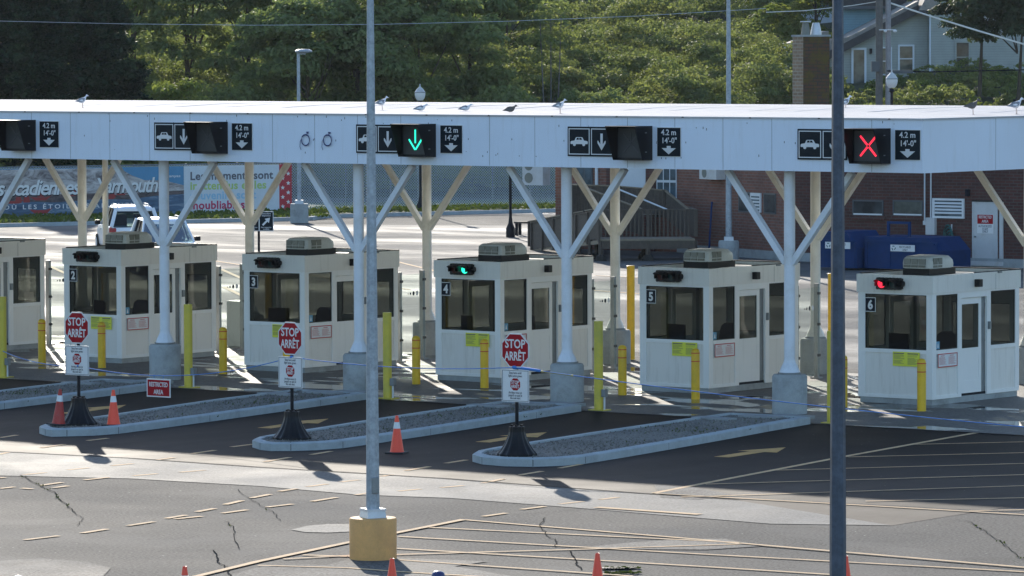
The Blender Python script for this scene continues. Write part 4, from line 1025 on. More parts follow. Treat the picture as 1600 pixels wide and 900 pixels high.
k = MB(); a = S3.lerp(END, .055); a.z -= .02; b_ = S3.lerp(END, .115); b_.z -= .03; k.path([a, b_], .012, n=6); k.ellipsoid(a, (.04, .02, .02)); k.ellipsoid(b_, (.03, .02, .02)); k.obj('hook', 'brass', rope, smooth=True)
k = MB(); k.ellipsoid(S2, (.04, .04, .03)); k.ellipsoid(S1, (.03, .04, .03)); k.obj('knot', 'rope_blue', rope, smooth=True)
q = min(mid, key=lambda p: abs(p.x-LOW.x))
e = thing('restricted_sign', 'red RESTRICTED AREA sign hanging from the blue rope', 'sign', (q.x, q.y, q.z-.06))
MB().box(-.31, .31, -.008, .0, -.36, 0).obj('board', 'sign_white', e)
MB().box(-.285, .285, -.011, -.0085, -.335, -.025).obj('red_panel', 'sign_red', e)
join_text([('RESTRICTED', .125, 0, -.155, .015, .70), ('AREA', .125, 0, -.30, .015, .80)], e, (0, -.013, 0))
k = MB(); k.path([(-.12, 0, 0), (-.12, 0, .075)], .005); k.path([(.12, 0, 0), (.12, 0, .075)], .005); k.obj_each('hanger', 'rope_blue', e)

# ------------------------------------------------------------------ lamp poles
def lamp_pole(loc, name_lab, cat, zb, h, r0, r1, mat, basef, oct_=True, rz=0.2):
    e = thing('lamp_pole', name_lab, cat, loc, rz); n = 8 if oct_ else 16
    MB().tube((0, 0, zb+.02), (0, 0, h), r0, r1, n=n).obj('pole', mat, e)
    basef(e, zb); return e
def base1(e, zb):
    MB().lathe([(.35, 0), (.352, zb-.025), (.338, zb-.004), (.30, zb)], n=40).obj('foundation', 'ochre_paint', e, smooth=True)
    c = MB(); w0, w1 = .155, .14
    vs = [(a*w0, b*w0, zb-.004) for a, b in ((-1, -1), (1, -1), (1, 1), (-1, 1))]+[(a*w1, b*w1, zb+.10) for a, b in ((-1, -1), (1, -1), (1, 1), (-1, 1))]+[(a*w1*1.06, b*w1*1.06, zb+.10) for a, b in ((-1, -1), (1, -1), (1, 1), (-1, 1))]+[(a*w1*1.06, b*w1*1.06, zb+.135) for a, b in ((-1, -1), (1, -1), (1, 1), (-1, 1))]
    c.add(vs, [(0, 1, 5, 4), (1, 2, 6, 5), (2, 3, 7, 6), (3, 0, 4, 7), (8, 9, 13, 12), (9, 10, 14, 13), (10, 11, 15, 14), (11, 8, 12, 15), (12, 13, 14, 15), (0, 3, 2, 1)][:9]); c.obj('base_cover', 'light_metal', e)
p1 = G(580, 872, 0)
lp1 = lamp_pole(Vector((p1.x, p1.y, 0)), 'tall grey lamp pole on a round ochre painted base', 'lamp pole', .62, 11.0, .108, .036, 'galvanised', base1, True, TH*-1+.2)
MB().box(.085, .12, -.06, .05, .98, 1.22).obj('handhole_box', 'steel_grey', lp1, bevel=.01)
p2 = AD(1306, 900, 47.5); 
def base2(e, zb): MB().lathe([(.35, 0), (.352, zb-.025), (.338, zb-.004), (.30, zb)], n=40).obj('foundation', 'ochre_paint', e, smooth=True)
lp2 = lamp_pole(Vector((p2.x, p2.y, 0)), 'nearest dark blue grey lamp pole right of centre', 'lamp pole', .62, 11.0, .092, .040, 'galvanised_dark', base2, True, .55)

# ------------------------------------------------------------------ gulls
def gull(px, py, lab, body='gull_grey', lying=False, right=True, Y=None, dark=False, sc=1.0):
    z = 6.095; Y = .6 if Y is None else Y
    d = ray(px, py); p = G(px, py, z)
    e = thing('seagull', lab, 'bird', (p.x, p.y, z), 0.0, 'gulls resting on the canopy roof')
    # faces +x locally; picture right is roughly +x+y
    e.rotation_euler = (0, 0, (TH if right else TH+PI)+random.uniform(-.35, .35)); e.scale = (sc*.72, sc*.72, sc*.78)
    lift = .015 if lying else .11
    sp = [(-.20, .085, .006, .006), (-.16, .092, .03, .018), (-.10, .100, .058, .050), (-.03, .112, .078, .080), (.04, .130, .078, .086), (.09, .165, .058, .072), (.115, .215, .040, .046), (.125, .25, .040, .040), (.145, .268, .038, .036), (.17, .266, .026, .024), (.188, .260, .011, .011), (.225, .250, .004, .005)]
    if lying: sp = [(x*1.1, z_*.66, a*1.1, b*.9) for x, z_, a, b in sp]
    n = 12; m = MB(); vs = []
    for i, (x, z_, a, b) in enumerate(sp):
        for k in range(n):
            t = 2*PI*k/n; vs.append((x, a*math.cos(t), z_+lift+b*math.sin(t)))
    fs = []; L = len(sp)
    for i in range(L-1): fs += [(i*n+k, i*n+(k+1) % n, (i+1)*n+(k+1) % n, (i+1)*n+k) for k in range(n)]
    fs += [tuple(range(n)), tuple(range((L-1)*n, L*n))]; m.add(vs, fs)
    m.obj('body', 'gull_brown' if dark else 'gull_white', e, smooth=True)
    w_ = MB()
    for s in (-1, 1):
        pr = [(.07, .055), (.01, .078), (-.09, .055), (-.18, .005), (-.26, -.03), (-.17, -.045), (-.06, -.05), (.04, -.02)]
        z0 = (.118*(.66 if lying else 1))+lift
        vs = [(x, s*(.082 if i not in (3, 4) else .03), z_+z0) for i, (x, z_) in enumerate(pr)]+[(x, s*(.068 if i not in (3, 4) else .012), z_+z0+.008) for i, (x, z_) in enumerate(pr)]
        q_ = len(pr); w_.add(vs, [tuple(range(q_)), tuple(range(q_, 2*q_))[::-1]]+[(k, (k+1) % q_, q_+(k+1) % q_, q_+k) for k in range(q_)])
    w_.obj_each('wing', 'gull_brown' if dark else body, e, smooth=True)
    if not lying:
        l = MB()
        for s in (-1, 1): l.tube((.01, s*.03, 0), (.0, s*.03, lift+.06), .006, n=6); l.box(-.01, .05, s*.03-.018, s*.03+.018, 0, .006)
        l.obj('leg', 'gull_leg', e)
    MB().tube((.186*(1.1 if lying else 1), 0, lift+.258*(.66 if lying else 1)), (.232*(1.1 if lying else 1), 0, lift+.247*(.66 if lying else 1)), .0095, .003, n=6).obj('bill', 'gull_bill', e)
gull(131, 163.5, 'pale gull standing at the far left of the roof edge')
gull(599, 170.5, 'grey gull standing on one side of the left lamp pole', dark=False)
gull(660, 173, 'lying gull right below the white lantern', lying=True)
gull(730, 173.5, 'lying gull, second one right of the white lantern', lying=True)
gull(800, 176, 'dark brown lying gull near the middle of the roof', lying=True, dark=True)
gull(877, 178, 'white bellied gull standing in the middle of the roof')
gull(1323, 176, 'gull half hidden behind the right lamp pole', sc=1.05)
gull(1522, 184, 'dark brown gull standing near the right end of the roof', dark=True, sc=1.05)
gull(1590, 184, 'grey and white gull standing at the right picture edge', sc=1.1)
# ================================================================== BOUNDARY FENCE AND BANNERS
FZ = math.atan2(fdir.y, fdir.x)
def fs_of(px, py=334):             # metres along the fence for a photo column
    lo, hi = 0.0, FL+10
    d = ray(px, py)
    # intersect the column's vertical plane with the fence line
    ax, ay = d[0], d[1]; bx, by = fdir.x, fdir.y
    det = ax*(-by)+ay*bx
    t = ((FA.x-CX)*(-by)+(FA.y-CY)*bx)/det
    return ((CX+ax*t)-FA.x)*bx+((CY+ay*t)-FA.y)*by
fe = thing('chain_link_fence', 'grey chain link boundary fence behind the parking lot', 'fence', (FA.x, FA.y, 0), FZ)
HFEN = 2.28
MB().poly([(0, 0, .1), (FL+4, 0, .1), (FL+4, 0, HFEN), (0, 0, HFEN)]).obj('mesh_panel', 'chain_link', fe, recalc=False)
b = MB(); b.tube((0, 0, HFEN), (FL+4, 0, HFEN), .025, n=8); b.tube((0, 0, .12), (FL+4, 0, .12), .018, n=6); b.obj('rail', 'steel_grey', fe)
for px in (-20, 53, 132, 212, 292, 372, 452, 542, 612, 655, 771, 830, 880):
    s = fs_of(px); MB().tube((s, .03, 0), (s, .03, HFEN+.05), .036, n=8).obj('post', 'steel_grey', fe)
BK = HFEN/2.28
def banner(lab, px0, px1):
    s0, s1 = fs_of(px0), fs_of(px1)
    e = thing('banner', lab, 'banner', (FA.x+fdir.x*s0+fn.x*.06, FA.y+fdir.y*s0+fn.y*.06, .12), FZ, 'banners on the boundary fence'); return e, s1-s0
e, L = banner('wide photo banner with kayaks, rocks and white script lettering', -70, 287.5)
kx = L/357.5                         # metres per photo column
def bx(px): return (px+70)*kx
def bz(px, py): return (333-0.012*px-py)/36.0+.05
H_ = 2.08
MB().box(0, L, -.004, .004, 0, H_).obj('sheet', 'banner_sky', e)
rk = MB(); y = -.0065
rk.poly([(0, y, .55), (L, y, .55), (L, y, 1.25), (bx(255), y, 1.48), (bx(225), y, 1.50), (bx(205), y, 1.72), (bx(185), y, 2.06), (0, y, 2.06)]); rk.obj('rock_picture', 'banner_rock', e, recalc=False)
MB().poly([(0, y-.002, .45), (L, y-.002, .45), (L, y-.002, 1.02), (bx(262), y-.002, 1.0), (bx(230), y-.002, .98), (bx(190), y-.002, .86), (bx(150), y-.002, .96), (bx(60), y-.002, .95), (0, y-.002, .9)]).obj('shore_picture', 'banner_shore', e, recalc=False)
MB().poly([(0, y-.004, 0.01), (L, y-.004, 0.01), (L, y-.004, .86), (bx(240), y-.004, .80), (bx(200), y-.004, .66), (bx(150), y-.004, .70), (bx(80), y-.004, .60), (bx(40), y-.004, .66), (0, y-.004, .62)]).obj('water_picture', 'banner_water', e, recalc=False)
kk = MB(); yk = y-.006
def kay(px, z, w_, h_, pts=None):
    kk.poly([(bx(px)-w_, yk, z+h_), (bx(px)-w_*.5, yk, z), (bx(px)+w_*.5, yk, z), (bx(px)+w_, yk, z+h_*1.3), (bx(px)+w_*.4, yk, z+h_*.8), (bx(px)-w_*.4, yk, z+h_*.8)])
kay(62, .12, .55, .20); kay(20, .58, .5, .14); kay(62, .70, .5, .16); kay(112, .86, .25, .14); kay(170, .70, .35, .14); kay(188, .86, .3, .08); kk.obj_each('kayak_picture', 'kayak_red', e, recalc=False)
pp = MB()
for px, z in ((40, .62), (27, .6), (173, .75), (116, .95), (62, .85)):
    pp.poly([(bx(px)-.16, yk-.001, z), (bx(px)+.16, yk-.001, z), (bx(px)+.12, yk-.001, z+.26), (bx(px)-.10, yk-.001, z+.27)])
pp.obj_each('paddler_picture', 'kayak_red', e, recalc=False)
hh = MB()
for px, z in ((39, .95), (173, 1.08), (62, 1.14)): hh.tube((bx(px), yk-.003, z), (bx(px), yk-.0005, z), .09, n=10)
hh.obj_each('helmet_picture', 'text_blue', e)
def script(txt, px0, px1, zc, size, mat, y, off, shear=.28):
    me = text_mesh(txt, size, bold=off, xs=1.0, shear=shear, mat=mat, align='LEFT', spacing=.88)
    w_ = max(v.co.x for v in me.vertices)-min(v.co.x for v in me.vertices)
    o = bpy.data.objects.new('script_lettering', me); COL.objects.link(o); o.parent = e; o.location = (bx(px0), y, zc); o.rotation_euler = (PI/2, 0, 0)
    o.scale = ((bx(px1)-bx(px0))/w_, 1, 1)
script('s acadiennes', -6, 124, bz(60, 301)-.0, .92, 'number_plate', yk-.003, .034); script('s acadiennes', -7, 123, bz(60, 300), .92, 'sign_white', yk-.007, .018)
script('Yarmouth', 147, 243, bz(200, 298), .92, 'number_plate', yk-.003, .034); script('Yarmouth', 146, 242, bz(200, 297), .92, 'sign_white', yk-.007, .018)
def caps(txt, px0, px1, zc, size, mat='sign_white', bold=.012, sp=1.5, yy=None):
    me = text_mesh(txt, size, bold=bold, mat=mat, align='LEFT', spacing=sp); w_ = max(v.co.x for v in me.vertices)
    o = bpy.data.objects.new('lettering', me); COL.objects.link(o); o.parent = e; o.location = (bx(px0), yk-.004 if yy is None else yy, zc); o.rotation_euler = (PI/2, 0, 0); o.scale = ((bx(px1)-bx(px0))/w_, 1, 1)
caps("OÙ LES ÉTOILES S'ALIGNENT", 4, 221, bz(110, 321.5), .27)
caps("anyas", 264, 282, bz(270, 273.5), .16, sp=1.0)
e, L2 = banner('white banner with coloured French words on the fence', 287.5, 436.5); kx2 = L2/149
def bx(px): return (px-287.5)*kx2
MB().box(0.01, L2, -.004, .004, 0.02, H_).obj('sheet', 'banner_white', e)
yk = -.004
for txt, p0, p1, py, mt in (('Les moments sont', 297, 427, 277.5, 'text_grey'), ('inattendus et les', 297, 416, 293, 'text_green'), ('souvenirs sont', 297, 400, 308.5, 'text_blue'), ('inoubliables', 297, 382, 324, 'text_red')):
    caps(txt, p0, p1, bz(350, py), .50, mt, .026, 1.05, -.008)
e, L3 = banner('narrow red banner strip with white stars', 436.5, 456)
MB().box(0, L3, -.004, .004, 0, H_+.02).obj('sheet', 'banner_red', e)
st = MB()
for i in range(5):
    for c in (0, 1):
        cx, cz, r_ = L3*(.28+.44*c), .22+i*.42+(.0 if c == 0 else .2), .11
        if cz > 1.95: continue
        st.prism([(cx+(r_ if q % 2 == 0 else r_*.42)*math.sin(q*PI/5), cz+(r_ if q % 2 == 0 else r_*.42)*math.cos(q*PI/5)) for q in range(10)], -.007, -.0045, axis='y')
st.obj_each('star', 'sign_white', e)

# distant posts and lamps
def small_lamp(px, ybase, ytop, nm, lab, D=None, block=True):
    b0 = G(px, ybase); e = thing('lamp_pole', lab, 'lamp pole', (b0.x, b0.y, .0), TH); D = 7517*7.65/(ybase-66)
    zt = CH-(ytop-66)/(7517/D)
    zb = .82 if block else 0
    MB().tube((0, 0, zb), (0, 0, zt), .09, .07, n=10).obj('pole', 'galvanised', e)
    if block:
        MB().box(-.37, .37, -.37, .37, 0, zb).obj('foundation', 'concrete', e, bevel=.02); c = MB(); c.box(-.17, .17, -.17, .17, zb, zb+.15); c.obj('base_cover', 'light_metal', e)
    return e, zt, D
e, zt, D = small_lamp(468.5, 346, 82, '', 'flat headed grey lamp pole beyond the roof at upper left')
b = MB(); b.lathe([(.10, zt-.03), (.36, zt+.02), (.37, zt+.07), (.25, zt+.14), (.02, zt+.15)], (0.22, 0, 0), 20, sx=1.0); b.box(-.05, .3, -.05, .05, zt-.08, zt+.02); b.obj('lamp_head', 'galvanised', e, smooth=True)
e = thing('lamp_pole', 'plain grey lamp pole rising beside the brick building', 'lamp pole', G(1139, 411), TH)
MB().tube((0, 0, .7), (0, 0, 11), .115, .06, n=10).obj('pole', 'galvanised', e)
MB().lathe([(.36, 0), (.36, .68), (.33, .73)], n=22).obj('foundation', 'concrete', e, smooth=True); MB().box(-.16, .16, -.16, .16, .73, .86).obj('base_cover', 'light_metal', e)
def lantern(px, ybase, ylamp, D, lab, pole_px=None):
    p = VF((px-800)/(7517/D), D); e = thing('street_lantern', lab, 'street lamp', (p.x, p.y, 0), 0, 'old style lanterns on dark posts')
    zl = CH-(ylamp-(65+.0036*(px-800)))/(7517/D)+.12
    MB().lathe([(.18, 0), (.18, .35), (.09, .55), (.06, .8), (.055, zl-.45), (.11, zl-.40), (.09, zl-.28)], n=12).obj('post', 'black_paint', e, smooth=True)
    MB().lathe([(.13, zl-.26), (.20, zl-.16), (.24, zl+.0), (.23, zl+.08)], n=16).obj('globe', 'sign_white', e, smooth=True)
    MB().lathe([(.25, zl+.08), (.25, zl+.11)], n=16).obj('collar', 'steel_grey', e, smooth=True)
    MB().lathe([(.24, zl+.11), (.17, zl+.22), (.07, zl+.32), (.03, zl+.36), (.02, zl+.48)], n=16).obj('lamp_cap', 'door_white', e, smooth=True)
    return e
lantern(657.5, 332, 151, 215, 'white lantern showing above the roof left of centre')
lantern(1394, 332, 136, 190, 'white lantern in front of the pale utility pole')
lantern(798, 370, 232, 188, 'dark lantern post under the canopy near the fence')

# grey cabinet / direction sign
p = AD(405, 395, 176); p.z = 0
e = thing('direction_sign', 'dark double sign with white arrows on a thin post', 'sign', p, TH-.15)
MB().tube((0, 0, 0), (0, 0, 1.5), .045, n=8).obj('post', 'black_paint', e)
MB().box(-.50, .56, -.07, -.05, .76, 1.48).obj('sign_board', 'sign_white', e)
for x0 in (-.48, .05):
    q = MB().box(x0, x0+.49, -.075, -.0705, .78, 1.46).obj('dark_panel', 'sign_dark', e)
    a = MB(); M_ = Matrix.Translation((x0+.245, 0, 1.11)) @ Matrix.Rotation(R(45), 4, 'Y')
    a.prism([(-.035, -.19), (.035, -.19), (.035, .03), (.11, .03), (0, .20), (-.11, .03), (-.035, .03)], -.080, -.0765, axis='y', M=M_); a.obj('arrow_symbol', 'sign_white', q)
    join_text([('Secondary', .085, x0+.245, 1.375, .006, .95), ('inspection', .085, x0+.245, 1.30, .006, .95), ('Non inspection', .075, x0+.245, .875, .006, .85), ('available', .075, x0+.245, .81, .006, .9)], q, (0, -.0775, 0))

# ================================================================== BRICK BUILDING
bd = thing('brick_building', 'low dark red brick building behind the booths at right', 'building', (0, 0, 0))
def wall(p, q, h, mat, z0=0.0, th=.3, name='wall'):
    p, q = Vector((*p, 0)), Vector((*q, 0)); L = (q-p).length
    return MB().box(0, L, 0, th, z0, h).obj(name, mat, bd, loc=(p.x, p.y, 0), rot=(0, 0, math.atan2(q.y-p.y, q.x-p.x))), L
HB = 4.7
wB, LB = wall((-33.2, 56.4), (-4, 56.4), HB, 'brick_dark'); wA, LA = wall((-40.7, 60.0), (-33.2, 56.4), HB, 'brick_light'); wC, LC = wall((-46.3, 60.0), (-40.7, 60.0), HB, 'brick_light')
wD, _ = wall((-46.3, 72), (-46.3, 60.3), HB, 'brick_dark'); wall((-4, 56.4), (-4, 72), HB, 'brick_dark'); wall((-4, 72), (-46.3, 72), HB, 'brick_dark')
MB().prism([(-46.5, 72.3), (-46.5, 59.9), (-40.7, 59.8), (-33.2, 56.2), (-3.9, 56.2), (-3.9, 72.3)], HB, HB+.22).obj('roof', 'shingle_dark', bd)
MB().box(-33.2, -4, 56.34, 56.40-.002, 0, .30).obj('foundation', 'concrete', bd)
YB = 56.4
def win(x0, x1, z0, z1, pane, sill='louvre_white', y=YB):
    f = MB(); f.box(x0-.05, x1+.05, y-.03, y-.002, z0-.05, z0); f.box(x0-.05, x1+.05, y-.03, y-.002, z1, z1+.05); f.box(x0-.05, x0, y-.03, y-.002, z0, z1); f.box(x1, x1+.05, y-.03, y-.002, z0, z1)
    fo = f.obj('window', 'window_frame', bd); MB().box(x0, x1, y-.010, y-.004, z0, z1).obj('pane', pane, fo)
    MB().box(x0, x1, y-.04, y-.031, z0-.03, z0+.02).obj('sill_strip', sill, fo); MB().box(x0-.12, x1+.12, y-.07, y-.001, z0-.20, z0-.052).obj('sill', 'brick_dark', fo)
win(-30.62, -29.45, 1.70, 2.13, 'pane_dark'); win(-28.97, -27.84, 1.72, 2.15, 'pane_mid')
lo = MB(); x0, x1, z0, z1 = -27.39, -26.12, 1.62, 2.29; y = YB
lo.box(x0, x1, y-.07, y-.002, z0, z0+.07); lo.box(x0, x1, y-.07, y-.002, z1-.07, z1); lo.box(x0, x0+.08, y-.07, y-.002, z0+.07, z1-.07); lo.box(x1-.08, x1, y-.07, y-.002, z0+.07, z1-.07)
lo.box(x0+.08, x1-.08, y-.01, y-.003, z0+.07, z1-.07)
for i in range(4):
    z = z0+.15+i*.11; lo.add([(x0+.08, y-.07, z), (x1-.08, y-.07, z), (x1-.08, y-.02, z+.045), (x0+.08, y-.02, z+.045), (x0+.08, y-.07, z+.022), (x1-.08, y-.07, z+.022), (x1-.08, y-.02, z+.067), (x0+.08, y-.02, z+.067)], [(0, 1, 2, 3), (4, 5, 6, 7), (0, 1, 5, 4), (3, 2, 6, 7)])
lv = lo.obj('louvre', 'louvre_white', bd, recalc=False); MB().box(x0+.08, x1-.08, y-.016, y-.0105, z0+.07, z1-.07).obj('vent_opening', 'pane_blue', lv)
f = MB(); f.box(-25.80, -25.74, y-.05, y-.001, .22, 2.24); f.box(-24.72, -24.58, y-.05, y-.001, .22, 2.24); f.box(-25.74, -24.72, y-.05, y-.001, 2.17, 2.24); f.box(-25.8, -24.55, y-.12, y-.001, .05, .20)
df = f.obj('door_frame', 'door_white', bd); do = MB().box(-25.735, -24.80, y-.035, y-.005, .21, 2.165).obj('door', 'door_white', bd)
MB().box(-25.80, -24.55, y-.06, y-.052, 2.20, 2.27).obj('lintel_rust', 'crack_dark', df)
MB().tube((-25.67, y-.10, 1.02), (-25.67, y-.035, 1.02), .03, n=8).obj('handle', 'steel_grey', do)
sg = MB().box(-25.60, -24.96, y-.045, y-.036, 1.14, 1.78).obj('door_sign', 'sign_white', do); MB().box(-25.59, -24.97, y-.048, y-.0455, 1.46, 1.77).obj('red_panel', 'sign_red', sg)
join_text([('RESTRICTED', .135, -25.28, 1.645, .012, .68), ('AREA', .135, -25.28, 1.505, .012, .8)], sg, (0, y-.050, 0)); join_text([('AUTHORIZED', .11, -25.28, 1.345, .008, .78), ('STAFF', .11, -25.28, 1.25, .008, .8), ('ONLY', .11, -25.28, 1.165, .008, .8)], sg, (0, y-.047, 0), mat='text_grey')
b = MB().box(-27.60, -27.24, y-.16, y-.002, 1.05, 1.63).obj('electric_box', 'door_white', bd, bevel=.01)
b = MB(); b.tube((-27.70, y-.05, 1.40), (-27.70, y-.05, HB), .028, n=8); b.tube((-27.45, y-.05, 1.63), (-27.45, y-.05, HB), .028, n=8); b.box(-27.74, -27.62, y-.1, y-.002, 1.38, 1.52); b.obj('conduit', 'light_metal', bd)
MB().box(-26.02, -25.90, y-.16, y-.002, 2.38, 2.62).obj('wall_lamp', 'number_plate', bd, bevel=.02)
h = MB()
for j in range(4):
    h.path([(-26.75+.10*j*.5+.17*math.cos(t), y-.08-.02*j, .95+.45*math.sin(t)-.10*j) for t in np.linspace(0, 2*PI, 19)[:-1]], .03, n=6, closed=True)
tag(h.obj('garden_hose', 'hose_green', smooth=True), 'coiled green hose hanging on the brick wall left of the white door', 'hose')
MB().box(-27.02, -26.86, y-.12, y-.002, .62, .82).obj('socket_box', 'door_white', bd); MB().tube((-26.62, y-.04, 1.0), (-26.62, y-.04, 1.42), .025, n=6).obj('tap_pipe', 'light_metal', bd)
# angled wall, its own frame (x along the wall, 0 at far end)
def onA(name, mat, x0, x1, y0, y1, z0, z1, par=None):
    o = MB().box(x0, x1, y0, y1, z0, z1).obj(name, mat, par or wA); return o
def sA(px): return LA*(1-(1238-px)/178.0)
for (a, b_, pn_) in ((1158, 1174, 'pane_dark'), (1197, 1213, 'pane_dark')): 
    q = onA('window', 'window_frame', sA(a)-.05, sA(b_)+.05, -.03, -.002, 1.60, 2.32); onA('pane', pn_, sA(a), sA(b_), -.036, -.031, 1.65, 2.27, q)
q = onA('louvre', 'louvre_white', sA(1176), sA(1192), -.05, -.002, 1.62, 2.30)
s = MB(); [s.box(sA(1176)+.08, sA(1192)-.08, -.056, -.051, 1.68+i*.115, 1.73+i*.115) for i in range(5)]; s.obj('slat_gap', 'pane_blue', q)
q = onA('wall_air_conditioner', 'door_white', sA(1110), sA(1137), -.40, -.03, 2.72, 3.15); f = MB(); f.tube((sA(1118), -.41, 2.94), (sA(1118), -.402, 2.94), .17, n=16); f.obj_each('fan_grille', 'ac_grille', q)
onA('foundation', 'concrete', 0, LA, -.06, -.002, 0, .3)
bl = MB().tube((-37.9, 58.0, .15), (-38.3, 58.75, 1.9), .035, n=8).obj('blue_pole', 'blue_bin', smooth=True); tag(bl, 'slim blue handle leaning on the angled brick wall', 'pole')
# recessed entrance wall
def cx_(px): return AY(px, 280, 60.0).x
def onC(name, mat, p0, p1, z0, z1, y0=-.04, y1=-.002, par=None): return MB().box(cx_(p0), cx_(p1), 60+y0, 60+y1, z0, z1).obj(name, mat, par or bd)
q = onC('window', 'window_white', 1028, 1059, 1.85, 4.0)
for i in range(3):
    for j in range(3): onC('pane', 'pane_blue', 1029.5+i*10, 1038+i*10, 1.95+j*.66, 2.52+j*.66, -.046, -.041, q)
onC('pier', 'brick_dark', 1013, 1026, 0, HB, -.12); onC('door', 'banner_white', 968, 1011, 1.55, 3.7); onC('pier', 'brick_dark', 951, 965, 0, HB, -.10)
q = onC('glass_door', 'window_frame', 903, 928, 1.55, 3.9); onC('pane', 'pane_blue', 905, 914, 1.6, 3.8, -.046, -.041, q); onC('pane', 'pane_blue', 916, 926, 1.6, 3.8, -.046, -.041, q)
MB().tube((cx_(936), 59.9, 1.4), (cx_(936), 59.9, HB), .06, n=8).obj('downpipe', 'louvre_white', bd)
q = MB().box(-47.3, -46.35, 59.3, 59.75, 2.35, 3.35).obj('wall_air_conditioner', 'door_white', bd); f = MB()
for z in (2.62, 3.08): f.tube((-47.0, 59.29, z), (-47.0, 59.298, z), .19, n=16)
f.obj_each('fan_grille', 'ac_grille', q)

# chimney
pc = VF((1268-800)/(7517/172), 172); e = thing('brick_chimney', 'big mossy brick chimney with two flues above the canopy', 'chimney', (pc.x, pc.y, 0), R(63))
zt_ = CH-(61-66.7)/(7517/172)
MB().box(-.53, .53, -.40, .40, 4.6, zt_).obj('stack', 'brick_mossy', e); MB().box(-.534, -.5301, -.402, .402, 4.6, zt_-.01).obj('lit_side_skin', 'brick_lit_face', e)  # paler brick skin: the left face's brighter light, put into colour
MB().box(-.57, .57, -.44, .44, zt_, zt_+.07).obj('cap', 'concrete', e)
MB().lathe([(.17, zt_+.07), (.11, zt_+.50)], (-.22, 0, 0), 14).obj('flue', 'ac_grille', e, smooth=True); b = MB(); b.lathe([(.19, zt_+.52), (.19, zt_+.56)], (-.22, 0, 0), 14); b.obj('flue_cap', 'light_metal', e)
MB().lathe([(.20, zt_+.07), (.19, zt_+.20), (.12, zt_+.50)], (.20, 0, 0), 14).obj('flue', 'light_metal', e, smooth=True)

# recycling bins
def bin_(lab, x0, x1, y0, y1, prof, sx0, sx1, sz, grp='blue recycling bins'):
    e = thing('recycling_bin', lab, 'bin', (x0, y0, 0), 0, grp)
    MB().prism([(a-x0, z) for a, z in prof], 0, y1-y0, axis='y').obj('body', 'blue_bin', e)
    r = MB()
    for x in np.linspace(.1, x1-x0-.1, 4): r.box(x-.03, x+.03, -.03, -.001, .12, .95)
    r.box(.02, x1-x0-.02, -.04, -.001, .95, 1.0); r.obj('rib', 'blue_bin', e)
    s_ = MB().box(sx0-x0, sx1-x0, -.055, -.042, sz, sz+.22).obj('sign_plate', 'sign_white', e); cx = (sx0+sx1)/2-x0
    join_text([('RECYCLABLES', .10, cx+.10, sz+.115, .008, .72), ('ONLY', .10, cx+.10, sz+.02, .008, .75)], s_, (0, -.058, 0), mat='ink_grey')
    t = MB()
    for i in range(3):
        a = PI/2+i*2*PI/3; c1 = Vector((sx0-x0+.13, 0, sz+.11)); q = Vector((math.cos(a), 0, math.sin(a))); w_ = Vector((-q.z, 0, q.x))
        P = [c1+q*.075+w_*.05, c1+q*.075-w_*.035, c1+q*.045-w_*.035, c1+q*.045+w_*.05]
        t.prism([(v.x, v.z) for v in P], -.060, -.0555, axis='y')
    t.obj('recycling_symbol', 'hose_green', s_); return e
Y0 = 52.2
xa = lambda px: AY(px, 400, Y0).x
z_ = lambda py: CH-(py-67.5)/(7517/163.0)
e = bin_('larger blue recycling bin with a pitched lid and top frame', xa(1351), xa(1468), Y0, Y0+1.9, [(xa(1351), .08), (xa(1468), .08), (xa(1468), z_(388)), (xa(1451), z_(368)), (xa(1351), z_(368))], xa(1393), xa(1431), 1.02-.35)
b = MB(); xx0, xx1 = xa(1373)-xa(1351), xa(1409)-xa(1351); zz = z_(368)
b.box(xx0, xx0+.08, .5, .58, zz, zz+.42); b.box(xx1-.08, xx1, .5, .58, zz, zz+.42); b.box(xx0, xx1, .5, .58, zz+.42, zz+.50); b.obj('lifting_frame', 'blue_bin', e)
e = bin_('smaller blue recycling bin partly behind the right lamp pole', xa(1284), xa(1347), Y0-.3, Y0+1.5, [(xa(1284), .08), (xa(1347), .08), (xa(1347), z_(386)), (xa(1330), z_(361)), (xa(1297), z_(361)), (xa(1284), z_(372))], xa(1299), xa(1338), .72)

